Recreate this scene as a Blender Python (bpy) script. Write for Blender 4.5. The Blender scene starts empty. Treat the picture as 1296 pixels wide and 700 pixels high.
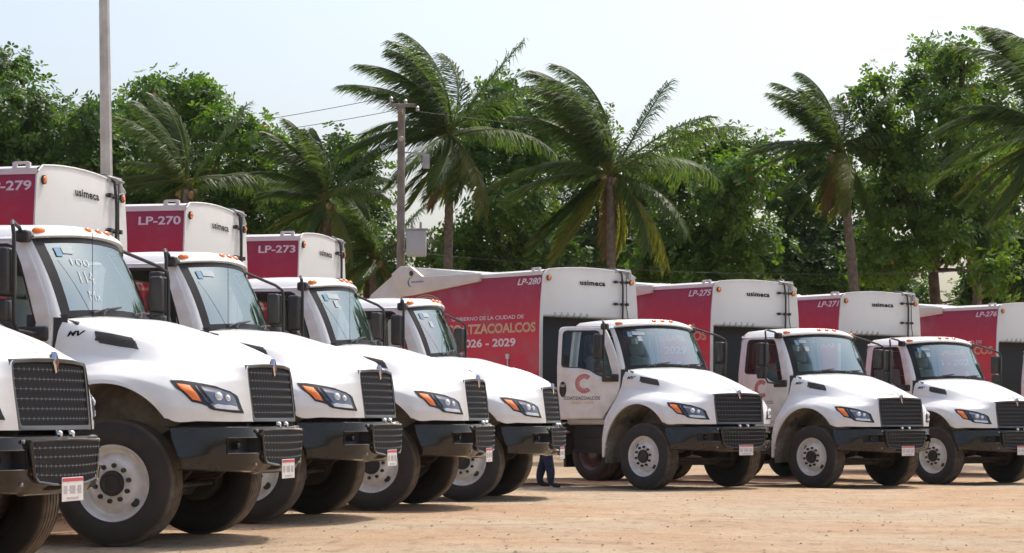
import bpy, bmesh, math, random
from mathutils import Vector, Matrix, noise
R = math.radians
SC = bpy.context.scene
COL = SC.collection
# ------------------------------------------------------------------ camera
F = 2800.0                       # focal length in photograph pixels (1296 wide)
CAMZ = 1.128
YH = 525.9                       # horizon row in the photograph
cam_d = bpy.data.cameras.new('camera'); cam = bpy.data.objects.new('camera', cam_d); COL.objects.link(cam)
cam_d.sensor_width = 36.0; cam_d.lens = F / 1296 * 36.0
cam_d.shift_y = (YH - 350) / 1296
cam_d.clip_start = 0.2; cam_d.clip_end = 4000
cam.location = (0, 0, CAMZ); cam.rotation_euler = (R(90), 0, 0)
SC.camera = cam
# ------------------------------------------------------------------ light
SUN_EL = 60.0
SUN_H = (0.60, 0.80)             # horizontal direction towards the sun: right, slightly behind the trucks
w = bpy.data.worlds.new('World'); SC.world = w; w.use_nodes = True
nt = w.node_tree; nt.nodes.clear()
sky = nt.nodes.new('ShaderNodeTexSky'); sky.sky_type = 'NISHITA'; sky.sun_disc = False
sky.sun_elevation = R(SUN_EL); sky.sun_rotation = math.atan2(SUN_H[0], SUN_H[1])
sky.altitude = 0; sky.air_density = 1.0; sky.dust_density = 5.0; sky.ozone_density = 1.0
bg = nt.nodes.new('ShaderNodeBackground'); bg.inputs[1].default_value = 0.145
wo = nt.nodes.new('ShaderNodeOutputWorld')
nt.links.new(sky.outputs[0], bg.inputs[0]); nt.links.new(bg.outputs[0], wo.inputs[0])
sl = bpy.data.lights.new('sun', 'SUN'); sl.energy = 2.0; sl.angle = R(0.8); sl.color = (1.0, 0.955, 0.88)
so = bpy.data.objects.new('sun', sl); COL.objects.link(so)
ce = math.cos(R(SUN_EL)); hl = math.hypot(*SUN_H)
sdir = Vector((SUN_H[0] / hl * ce, SUN_H[1] / hl * ce, math.sin(R(SUN_EL))))
so.rotation_euler = (-sdir).to_track_quat('-Z', 'Y').to_euler(); so.location = (20, 20, 40)
SC.view_settings.view_transform = 'Standard'; SC.view_settings.look = 'None'
SC.view_settings.gamma = 1.0; SC.view_settings.exposure = 0.62
SC.render.resolution_x = 1024; SC.render.resolution_y = 553
SC.render.engine = 'CYCLES'
SC.cycles.max_bounces = 10; SC.cycles.transparent_max_bounces = 24; SC.cycles.transmission_bounces = 8
# ------------------------------------------------------------------ helpers
def at(px, py, d):
    """photograph pixel + distance -> world point"""
    return Vector(((px - 648) / F * d, d, CAMZ + (YH - py) / F * d))
ORI = {}
class MB:
    def __init__(s): s.v = []; s.f = []; s.m = []
    def add(s, vs, fs, m=0):
        o = len(s.v); s.v += [tuple(p) for p in vs]; s.f += [tuple(i + o for i in q) for q in fs]; s.m += [m] * len(fs); return s
    def grid(s, P, m=0, cu=False, cv=False, flip=False):
        nu, nv = len(P), len(P[0]); fs = []
        for i in range(nu if cu else nu - 1):
            for j in range(nv if cv else nv - 1):
                a, b, c, d = i * nv + j, i * nv + (j + 1) % nv, ((i + 1) % nu) * nv + (j + 1) % nv, ((i + 1) % nu) * nv + j
                fs.append((a, d, c, b) if flip else (a, b, c, d))
        return s.add([p for r in P for p in r], fs, m)
    def box(s, x0, x1, y0, y1, z0, z1, m=0, M=None):
        vs = [Vector((x, y, z)) for x in (x0, x1) for y in (y0, y1) for z in (z0, z1)]
        if M is not None: vs = [M @ p for p in vs]
        return s.add(vs, [(0, 1, 3, 2), (4, 6, 7, 5), (0, 4, 5, 1), (2, 3, 7, 6), (0, 2, 6, 4), (1, 5, 7, 3)], m)
    def tube(s, pts, r, n=8, m=0, cap=True):
        pts = [Vector(p) for p in pts]; k = len(pts)
        rr = r if isinstance(r, (list, tuple)) else [r] * k
        P = []; prev = None
        for i, p in enumerate(pts):
            t = (pts[min(i + 1, k - 1)] - pts[max(i - 1, 0)]).normalized()
            if prev is None:
                a = Vector((0, 0, 1)) if abs(t.z) < .9 else Vector((1, 0, 0)); u = t.cross(a).normalized()
            else:
                u = (prev - t * prev.dot(t)).normalized()
            prev = u; q = t.cross(u)
            P.append([p + (u * math.cos(2 * math.pi * j / n) + q * math.sin(2 * math.pi * j / n)) * rr[i] for j in range(n)])
        o = len(s.v); s.grid(P, m, cv=True)
        if cap:
            s.f.append(tuple(o + j for j in range(n))); s.f.append(tuple(o + (k - 1) * n + n - 1 - j for j in range(n))); s.m += [m, m]
        return s
    def lathe(s, prof, c=(0, 0, 0), ax='y', n=32, m=0):
        """prof: list of (radius, offset along axis)"""
        P = []
        for r, a in prof:
            ring = []
            for j in range(n):
                t = 2 * math.pi * j / n; ca, sa = r * math.cos(t), r * math.sin(t)
                q = {'y': (ca, a, sa), 'x': (a, ca, sa), 'z': (ca, sa, a)}[ax]
                ring.append((c[0] + q[0], c[1] + q[1], c[2] + q[2]))
            P.append(ring)
        return s.grid(P, m, cv=True)
    def fan(s, ring, m=0, flip=False):
        n = len(ring); c = sum((Vector(p) for p in ring), Vector()) / n
        return s.add(list(ring) + [c], [((i + 1) % n, i, n) if flip else (i, (i + 1) % n, n) for i in range(n)], m)
    def poly(s, ring, m=0):
        return s.add(ring, [tuple(range(len(ring)))], m)
    def prism(s, ring, off, m=0):
        """closed prism: ring of points extruded by vector off"""
        off = Vector(off); n = len(ring); r2 = [Vector(p) + off for p in ring]
        s.add(list(ring) + r2, [tuple(range(n - 1, -1, -1)), tuple(range(n, 2 * n))] + [(i, (i + 1) % n, n + (i + 1) % n, n + i) for i in range(n)], m)
        return s
    def build(s, name, mats, parent=None, origin=None, bevel=0, seg=2, smooth=35, recalc=True, loc=None, merge=0):
        if not isinstance(mats, (list, tuple)): mats = [mats]
        org = Vector(origin) if origin is not None else (ORI[parent] if parent else Vector())
        me = bpy.data.meshes.new(name)
        me.from_pydata([tuple(Vector(p) - org) for p in s.v], [], s.f)
        for mt in mats: me.materials.append(mt)
        if len(mats) > 1: me.polygons.foreach_set('material_index', s.m)
        if bevel or recalc or merge:
            bm = bmesh.new(); bm.from_mesh(me)
            if merge: bmesh.ops.remove_doubles(bm, verts=bm.verts, dist=merge)
            if recalc: bmesh.ops.recalc_face_normals(bm, faces=bm.faces)
            if bevel:
                es = [e for e in bm.edges if len(e.link_faces) == 2 and e.calc_face_angle(0) > .5]
                bmesh.ops.bevel(bm, geom=es, offset=bevel, segments=seg, profile=.5, affect='EDGES', clamp_overlap=True)
            bm.to_mesh(me); bm.free()
        if smooth:
            me.polygons.foreach_set('use_smooth', [True] * len(me.polygons)); me.set_sharp_from_angle(angle=R(smooth))
        me.update()
        o = bpy.data.objects.new(name, me); COL.objects.link(o)
        ORI[o] = org
        if parent:
            o.parent = parent; o.location = org - ORI[parent]
        else:
            o.location = org if loc is None else loc
        return o
def empty(name, loc=(0, 0, 0), rz=0):
    o = bpy.data.objects.new(name, None); COL.objects.link(o); o.location = loc; o.rotation_euler = (0, 0, rz)
    o.empty_display_size = .2; ORI[o] = Vector(loc); return o
def tag(o, label=None, cat=None, group=None, kind=None):
    for k, v in (('label', label), ('category', cat), ('group', group), ('kind', kind)):
        if v: o[k] = v
    return o
# ------------------------------------------------------------------ materials
def new_mat(name):
    m = bpy.data.materials.new(name); m.use_nodes = True; t = m.node_tree
    return m, t, t.nodes['Principled BSDF']
def N(t, typ, **k):
    n = t.nodes.new(typ)
    for a, b in k.items(): setattr(n, a, b)
    return n
def mixc(t, fac, a, b):
    n = t.nodes.new('ShaderNodeMix'); n.data_type = 'RGBA'
    for sock, val in ((n.inputs[0], fac), (n.inputs[6], a), (n.inputs[7], b)):
        if hasattr(val, 'is_output') or isinstance(val, bpy.types.NodeSocket): t.links.new(val, sock)
        elif isinstance(val, (int, float)): sock.default_value = val
        else: sock.default_value = (*val, 1) if len(val) == 3 else val
    return n.outputs[2]
def noise_fac(t, scale, lo, hi, detail=4, coord='Object', stretch=None, rough=.55):
    tc = N(t, 'ShaderNodeTexCoord'); src = tc.outputs[coord]
    if stretch:
        mp = N(t, 'ShaderNodeMapping'); mp.inputs['Scale'].default_value = stretch; t.links.new(src, mp.inputs[0]); src = mp.outputs[0]
    nz = N(t, 'ShaderNodeTexNoise'); nz.inputs['Scale'].default_value = scale; nz.inputs['Detail'].default_value = detail; nz.inputs['Roughness'].default_value = rough
    t.links.new(src, nz.inputs['Vector'])
    mr = N(t, 'ShaderNodeMapRange'); mr.inputs['From Min'].default_value = lo; mr.inputs['From Max'].default_value = hi
    t.links.new(nz.outputs['Fac'], mr.inputs['Value']); return mr.outputs[0]
def simple(name, col, rough=.5, metal=0, coat=0, var=.0, vscale=3., col2=None, bump=0, bscale=40., emit=None, spec=None):
    m, t, b = new_mat(name)
    b.inputs['Roughness'].default_value = rough; b.inputs['Metallic'].default_value = metal
    if coat: b.inputs['Coat Weight'].default_value = coat; b.inputs['Coat Roughness'].default_value = .06
    if spec is not None: b.inputs['Specular IOR Level'].default_value = spec
    c2 = col2 or tuple(c * (1 - var) for c in col)
    if var or col2:
        t.links.new(mixc(t, noise_fac(t, vscale, .35, .65), col, c2), b.inputs['Base Color'])
    else: b.inputs['Base Color'].default_value = (*col, 1)
    if bump:
        nz = N(t, 'ShaderNodeTexNoise'); nz.inputs['Scale'].default_value = bscale; nz.inputs['Detail'].default_value = 5
        tc = N(t, 'ShaderNodeTexCoord'); t.links.new(tc.outputs['Object'], nz.inputs['Vector'])
        bp = N(t, 'ShaderNodeBump'); bp.inputs['Strength'].default_value = bump; bp.inputs['Distance'].default_value = .02
        t.links.new(nz.outputs['Fac'], bp.inputs['Height']); t.links.new(bp.outputs[0], b.inputs['Normal'])
    return m
def paint(name, col, dust=(.5, .42, .33), rough=.3, coat=.5, hi=.75, low=.45):
    """vehicle paint with faint dust that is thicker in patches"""
    m, t, b = new_mat(name)
    f = noise_fac(t, 1.7, .45, .8, 6); f2 = N(t, 'ShaderNodeMath', operation='MULTIPLY'); f2.inputs[1].default_value = hi * .35
    t.links.new(f, f2.inputs[0])
    ob = N(t, 'ShaderNodeTexCoord'); sz = N(t, 'ShaderNodeSeparateXYZ'); t.links.new(ob.outputs['Object'], sz.inputs[0])
    lo = N(t, 'ShaderNodeMapRange'); lo.inputs['From Min'].default_value = 1.45; lo.inputs['From Max'].default_value = .75; lo.inputs['To Max'].default_value = low; t.links.new(sz.outputs[2], lo.inputs['Value'])
    l2 = N(t, 'ShaderNodeMath', operation='MULTIPLY'); t.links.new(lo.outputs[0], l2.inputs[0]); t.links.new(noise_fac(t, 6, .3, .7, 6), l2.inputs[1])
    c0 = mixc(t, f2.outputs[0], col, dust)
    # thin run marks of dust washed down the panels
    c0 = mixc(t, l2.outputs[0], c0, dust)
    st = noise_fac(t, 14, .62, .85, 3, stretch=(1, 1, .06)); s2 = N(t, 'ShaderNodeMath', operation='MULTIPLY'); s2.inputs[1].default_value = .16; t.links.new(st, s2.inputs[0])
    t.links.new(mixc(t, s2.outputs[0], c0, dust), b.inputs['Base Color'])
    mr = N(t, 'ShaderNodeMapRange'); mr.inputs['To Min'].default_value = rough; mr.inputs['To Max'].default_value = rough + .25
    t.links.new(f, mr.inputs['Value']); t.links.new(mr.outputs[0], b.inputs['Roughness'])
    b.inputs['Coat Weight'].default_value = coat; b.inputs['Coat Roughness'].default_value = .08
    return m
WHITE = paint('truck_white_paint', (.80, .80, .78))
BODYW = paint('body_white_paint', (.64, .635, .61), rough=.45, coat=.2)
BEIGE = simple('tailgate_beige_white', (.66, .61, .53), .5, var=.12)
BLACK = simple('black_plastic', (.022, .022, .022), .5, col2=(.032, .029, .026), vscale=8)
BLACKP = simple('black_gloss_bumper', (.010, .010, .011), .12, coat=.2, col2=(.020, .017, .014), vscale=4, spec=.42)
CHASSIS = simple('chassis_black', (.022, .02, .018), .6, col2=(.06, .048, .036), vscale=6)
LINER = simple('wheel_well_liner', (.30, .27, .22), .85, col2=(.16, .125, .085), vscale=5)
CHROME = simple('chrome', (.75, .75, .76), .14, metal=1)
STEEL = simple('grey_steel', (.42, .42, .42), .42, metal=.6, var=.3)
RIM = simple('wheel_grey_white', (.76, .76, .75), .4, col2=(.60, .57, .51), vscale=9)
RIM_SHADE = simple('wheel_shaded_dirty', (.16, .15, .14), .7, col2=(.10, .085, .065), vscale=9)  # rear rims and hubs: shade under the body painted dark grey, brown dirt mottle
SEAT = simple('seat_grey_fabric', (.40, .38, .345), .9, var=.2)
DASH = simple('dash_grey', (.10, .10, .105), .7, var=.2)
HEADL = simple('cab_lining_grey', (.085, .082, .08), .9)
ORANGE = simple('amber_lens', (.85, .20, .015), .18, coat=.6)
LENS = simple('headlamp_reflector', (.17, .18, .20), .12, metal=.6, coat=.5)
LED = simple('daylight_strip', (.72, .73, .74), .25, metal=.2, coat=.5)
PROJ = simple('projector_glass', (.75, .78, .8), .06, metal=.4, coat=1)
DARKIN = simple('dark_interior', (.05, .05, .05), .8)
LETW = simple('lettering_white', (.72, .66, .68), .5, var=.08)
LETT = simple('lettering_tan', (.62, .42, .25), .5, var=.1)
LETG = simple('lettering_gold', (.66, .42, .10), .5)
LETK = simple('lettering_black', (.012, .012, .013), .9, spec=.1)
FRIT = simple('windshield_border', (.012, .012, .013), .5, spec=.2)
LETDK = simple('lettering_maroon_dark', (.05, .03, .035), .7)
CORAL = simple('emblem_coral', (.55, .085, .055), .5, var=.2, vscale=20)
PLATEW = simple('plate_white', (.72, .70, .66), .4, var=.12, vscale=20)
PLATER = simple('plate_red', (.5, .05, .07), .4)
GREYM = simple('marker_grey', (.42, .40, .42), .5)
STICK = simple('sticker_pale', (.40, .46, .47), .6)
STICKB = simple('sticker_blue', (.16, .30, .42), .6)
LOGOB = simple('logo_blue', (.03, .10, .38), .5)
LOGOG = simple('logo_green', (.15, .38, .12), .5)
def glass(name, tint, ior, rough=.0, refl=.75):
    m = bpy.data.materials.new(name); m.use_nodes = True; t = m.node_tree; t.nodes.clear()
    out = N(t, 'ShaderNodeOutputMaterial'); mx = N(t, 'ShaderNodeMixShader')
    tr = N(t, 'ShaderNodeBsdfTransparent'); tr.inputs[0].default_value = (*tint, 1)
    gl = N(t, 'ShaderNodeBsdfGlossy'); gl.inputs['Roughness'].default_value = rough; gl.inputs[0].default_value = (.86, 1, .98, 1)
    fr = N(t, 'ShaderNodeFresnel'); fr.inputs[0].default_value = ior
    ml = N(t, 'ShaderNodeMath', operation='MULTIPLY'); ml.inputs[1].default_value = refl; t.links.new(fr.outputs[0], ml.inputs[0]); t.links.new(ml.outputs[0], mx.inputs[0]); t.links.new(tr.outputs[0], mx.inputs[1]); t.links.new(gl.outputs[0], mx.inputs[2])
    t.links.new(mx.outputs[0], out.inputs[0]); return m
GLASS = glass('windshield_glass', (.64, .80, .77), 1.5, refl=.33)
GLASSD = glass('door_glass', (.62, .70, .69), 1.5)
# tyre rubber: black walls, dusty tread
TYRE, t, b = new_mat('tyre_rubber')
tc = N(t, 'ShaderNodeTexCoord'); sx = N(t, 'ShaderNodeSeparateXYZ'); t.links.new(tc.outputs['Object'], sx.inputs[0])
cx = N(t, 'ShaderNodeCombineXYZ'); t.links.new(sx.outputs[0], cx.inputs[0]); t.links.new(sx.outputs[2], cx.inputs[2])
ln = N(t, 'ShaderNodeVectorMath', operation='LENGTH'); t.links.new(cx.outputs[0], ln.inputs[0])
mr = N(t, 'ShaderNodeMapRange'); mr.inputs['From Min'].default_value = .488; mr.inputs['From Max'].default_value = .515; mr.inputs['To Min'].default_value = .10; mr.inputs['To Max'].default_value = .9
t.links.new(ln.outputs['Value'], mr.inputs['Value'])
ml = N(t, 'ShaderNodeMath', operation='MULTIPLY'); t.links.new(mr.outputs[0], ml.inputs[0]); t.links.new(noise_fac(t, 9, .2, .7, 6), ml.inputs[1])
t.links.new(mixc(t, ml.outputs[0], (.022, .021, .021), (.20, .155, .11)), b.inputs['Base Color']); b.inputs['Roughness'].default_value = .75
# printed side panel: maroon at the top running to red at the bottom, a printed gradient
RED, t, b = new_mat('printed_red_panel')
tc = N(t, 'ShaderNodeTexCoord'); sx = N(t, 'ShaderNodeSeparateXYZ'); t.links.new(tc.outputs['Object'], sx.inputs[0])
mr = N(t, 'ShaderNodeMapRange'); mr.inputs['From Min'].default_value = 3.45; mr.inputs['From Max'].default_value = 2.45
t.links.new(sx.outputs[2], mr.inputs['Value'])
c1 = mixc(t, mr.outputs[0], (.285, .042, .085), (.58, .044, .070))
t.links.new(mixc(t, noise_fac(t, 2.2, .5, 1.1, 5), c1, (.36, .2, .2)), b.inputs['Base Color']); b.inputs['Roughness'].default_value = .5; b.inputs['Specular IOR Level'].default_value = .25
# ------------------------------------------------------------------ text
TXT = {}
def text_pts(s, h, bold=0., shear=0., xs=1., spacing=1., align='LEFT'):
    """flat text mesh: returns (verts, faces), cap height h, baseline at 0"""
    key = (s, bold, shear, spacing)
    if key not in TXT:
        cu = bpy.data.curves.new('txt', 'FONT'); cu.body = s; cu.size = 1; cu.shear = shear; cu.offset = bold; cu.space_character = spacing
        cu.resolution_u = 4
        ob = bpy.data.objects.new('txt', cu); COL.objects.link(ob)
        dg = bpy.context.evaluated_depsgraph_get(); me = bpy.data.meshes.new_from_object(ob.evaluated_get(dg))
        vs = [v.co.copy() for v in me.vertices]; fs = [tuple(p.vertices) for p in me.polygons]
        bpy.data.objects.remove(ob); bpy.data.curves.remove(cu); bpy.data.meshes.remove(me)
        TXT[key] = (vs, fs)
    vs, fs = TXT[key]
    k = h / .70
    x0 = min(v.x for v in vs); x1 = max(v.x for v in vs)
    off = {'LEFT': x0, 'CENTER': (x0 + x1) / 2, 'RIGHT': x1}[align]
    return [((v.x - off) * k * xs, v.y * k) for v in vs], fs
def text_fit(s, width, h, **kw):
    vs, fs = text_pts(s, h, **kw); x0 = min(v[0] for v in vs); x1 = max(v[0] for v in vs); q = width / (x1 - x0)
    return [((v[0] - x0) * q, v[1]) for v in vs], fs
def arch(x):
    t=(x+.04)/.70
    return .52+.81*math.sqrt(max(0,1-t*t)) if abs(t)<1 else .52
ST=[
 [(-.80,-1.20,.50),(-.79,-1.21,.80),(-.74,-1.185,1.12),(-.60,-1.09,1.42),(-.545,-1.035,1.60),(-.515,-1.02,1.76),(-.48,-.96,1.86),(-.40,-.50,1.915),(-.37,0,1.925)],
 [(-.735,-1.21,.55),(-.72,-1.215,.90),(-.66,-1.19,1.18),(-.52,-1.10,1.43),(-.47,-1.03,1.60),(-.44,-1.01,1.745),(-.41,-.94,1.845),(-.34,-.49,1.90),(-.32,0,1.91)],
 [(-.62,-1.22,1.),(-.60,-1.22,1.12),(-.52,-1.19,1.28),(-.39,-1.105,1.45),(-.33,-1.01,1.58),(-.30,-.985,1.71),(-.28,-.91,1.81),(-.22,-.48,1.885),(-.21,0,1.90)],
 [(-.36,-1.23,1.26),(-.35,-1.225,1.31),(-.29,-1.195,1.38),(-.18,-1.11,1.46),(-.12,-.99,1.55),(-.08,-.945,1.66),(-.06,-.87,1.755),(-.02,-.46,1.865),(-.01,0,1.885)],
 [(0,-1.235,1.32),(0,-1.23,1.355),(.02,-1.195,1.40),(.07,-1.11,1.455),(.12,-.97,1.52),(.15,-.895,1.61),(.17,-.80,1.70),(.19,-.43,1.81),(.2,0,1.83)],
 [(.34,-1.23,1.2),(.34,-1.225,1.25),(.34,-1.195,1.34),(.35,-1.10,1.42),(.36,-.93,1.485),(.37,-.82,1.57),(.38,-.72,1.64),(.40,-.39,1.75),(.41,0,1.77)],
 [(.545,-1.215,1.03),(.55,-1.215,1.14),(.54,-1.18,1.28),(.52,-1.08,1.395),(.52,-.88,1.46),(.53,-.76,1.535),(.55,-.67,1.59),(.58,-.36,1.69),(.6,0,1.71)],
 [(.73,-1.07,1.025),(.735,-1.07,1.13),(.72,-1.04,1.26),(.70,-.95,1.365),(.70,-.80,1.435),(.70,-.70,1.505),(.72,-.62,1.55),(.76,-.33,1.625),(.77,0,1.64)],
 [(.89,-.86,1.02),(.89,-.86,1.12),(.875,-.84,1.25),(.86,-.79,1.355),(.85,-.71,1.42),(.85,-.65,1.475),(.86,-.59,1.51),(.885,-.31,1.557),(.9,0,1.57)],
 [(1.01,-.57,1.02),(1.,-.577,1.12),(.985,-.583,1.25),(.972,-.585,1.36),(.965,-.58,1.42),(.96,-.57,1.46),(.96,-.54,1.482),(.97,-.28,1.503),(.975,0,1.51)]]
def cr(p0,p1,p2,p3,t,k=.5):
    h1=2*t**3-3*t*t+1; h2=-2*t**3+3*t*t; h3=t**3-2*t*t+t; h4=t**3-t*t
    return [h1*b+h2*c+h3*k*(c-a)+h4*k*(d-b) for a,b,c,d in zip(p0,p1,p2,p3)]
def spline(P,s,k=.5):
    n=len(P)-1; i=min(int(s),n-1); t=s-i
    a=P[i-1] if i>0 else [2*u-w for u,w in zip(P[0],P[1])]
    d=P[i+2] if i+2<=n else [2*u-w for u,w in zip(P[n],P[n-1])]
    return cr(a,P[i],P[i+1],d,t,k)
def hood(s,v):
    """s 0..9 rear->front, v 0..8 right bottom edge -> centre"""
    prof=[spline([ST[i][k] for i in range(len(ST))],s) for k in range(9)]
    x0=prof[0][0]
    if -.74<x0<.66:
        z=arch(x0)
        if z>prof[0][2] or x0<.5: prof[0][2]=max(z,.5)
        prof[1][2]=max(prof[1][2],prof[0][2]+.03); prof[2][2]=max(prof[2][2],prof[1][2]+.03)
    p=[list(q) for q in prof]
    mir=[[q[0],-q[1],q[2]] for q in p[::-1][1:]]
    return spline(p+mir,v,.22)
def ys(z):
    T = ((.9, 1.01), (1.1, 1.025), (1.5, 1.04), (1.9, 1.035), (2.2, .995), (2.52, .94), (2.60, .90), (2.7, .84))
    for (a, p), (b_, q) in zip(T, T[1:]):
        if z <= b_: return p + (q - p) * max(0, (z - a) / (b_ - a))
    return T[-1][1]
def bs(z):
    """half width of the refuse body at height z"""
    T = ((1.2, 1.13), (1.8, 1.175), (2.6, 1.17), (3.0, 1.15), (3.46, 1.095))
    for (a, p), (b_, q) in zip(T, T[1:]):
        if z <= b_: return p + (q - p) * max(0, (z - a) / (b_ - a))
    return T[-1][1]
def hood_n(s, v):
    e = .03
    a = Vector(hood(min(s + e, 9), v)) - Vector(hood(max(s - e, 0), v)); b_ = Vector(hood(s, min(v + e, 16))) - Vector(hood(s, max(v - e, 0)))
    n = a.cross(b_).normalized(); p = Vector(hood(s, v))
    return n if n.dot(p - Vector((.1, 0, 1.1))) > 0 else -n
def hood_patch(mb, outline, off, side=-1, rings=5, dens=3, m=0, dome=0.):
    """patch lying on the hood: outline in (s, v), lifted by off"""
    pts = []
    for (a, b_), (c, d) in zip(outline, outline[1:] + outline[:1]):
        for i in range(dens): pts.append((a + (c - a) * i / dens, b_ + (d - b_) * i / dens))
    cs = sum(p[0] for p in pts) / len(pts); cv = sum(p[1] for p in pts) / len(pts)
    P = []
    for k in range(rings + 1):
        q = 1 - k / rings * .999; ring = []
        for (s, v) in pts:
            s_, v_ = cs + (s - cs) * q, cv + (v - cv) * q
            p = Vector(hood(s_, v_)) + hood_n(s_, v_) * (off + dome * (1 - q * q))
            ring.append((p.x, p.y * (-side), p.z))
        P.append(ring)
    base = []
    for (s, v) in pts:
        p = Vector(hood(s, v)) - hood_n(s, v) * .01; base.append((p.x, p.y * (-side), p.z))
    mb.grid([base] + P, m, cv=True); return mb
def ray_ring(outline, c, angs):
    """radius of a closed outline about c at each angle"""
    out = []
    n = len(outline)
    for a in angs:
        dx, dz = math.cos(a), math.sin(a); best = None
        for i in range(n):
            x1, z1 = outline[i]; x2, z2 = outline[(i + 1) % n]
            ex, ez = x2 - x1, z2 - z1; den = dx * ez - dz * ex
            if abs(den) < 1e-12: continue
            t_ = ((x1 - c[0]) * ez - (z1 - c[1]) * ex) / den; u = ((x1 - c[0]) * dz - (z1 - c[1]) * dx) / den
            if t_ > 1e-6 and -1e-6 <= u <= 1 + 1e-6 and (best is None or t_ > best): best = t_
        out.append((c[0] + dx * best, c[1] + dz * best))
    return out
DOOR = [(-1.62, 1.10), (-1.2, 1.10), (-.86, 1.10), (-.80, 1.20), (-.71, 1.31), (-.625, 1.42), (-.58, 1.55), (-.566, 1.70), (-.562, 1.87), (-.62, 2.05), (-.71, 2.26), (-.80, 2.44), (-.85, 2.515), (-.92, 2.55), (-1.2, 2.56), (-1.55, 2.56), (-1.60, 2.545), (-1.62, 2.50), (-1.62, 1.8)]
WIN = [(-1.55, 1.96), (-1.535, 1.925), (-1.50, 1.91), (-1.25, 1.90), (-1.08, 1.865), (-.95, 1.79), (-.88, 1.765), (-.76, 1.765), (-.72, 1.785), (-.705, 1.83), (-.77, 2.05), (-.86, 2.31), (-.915, 2.43), (-.95, 2.475), (-1.0, 2.495), (-1.48, 2.50), (-1.53, 2.485), (-1.55, 2.44)]
WC = (-1.17, 2.12)
HEADLAMP = [(5.85, 2.55), (6.3, 2.65), (6.7, 2.65), (7.1, 2.6), (7.55, 2.5), (8.15, 2.2), (8.45, 1.75), (8.57, 1.2), (8.65, .65), (8.3, .68), (7.95, .75), (7.45, .85), (7.33, 1.0), (7.25, 1.2), (7.05, 1.3), (6.7, 1.4), (6.4, 1.8), (6.1, 2.2)]
SIGNAL = [(6.12, 2.42), (6.35, 2.42), (6.6, 2.40), (6.82, 1.95), (7.03, 1.42), (6.72, 1.5), (6.45, 1.88)]
LAMP = [(6.78, 2.42), (7.3, 2.38), (7.7, 2.28), (8.1, 2.02), (8.3, 1.65), (8.40, 1.2), (8.48, .82), (8.0, .9), (7.52, 1.0), (7.38, 1.28), (7.18, 1.5), (6.95, 2.0)]
VENT = [(2.3, 5.62), (2.9, 5.72), (3.55, 5.75), (3.8, 5.4), (3.95, 5.0), (3.3, 4.85), (2.6, 4.8), (2.42, 5.2)]
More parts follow.
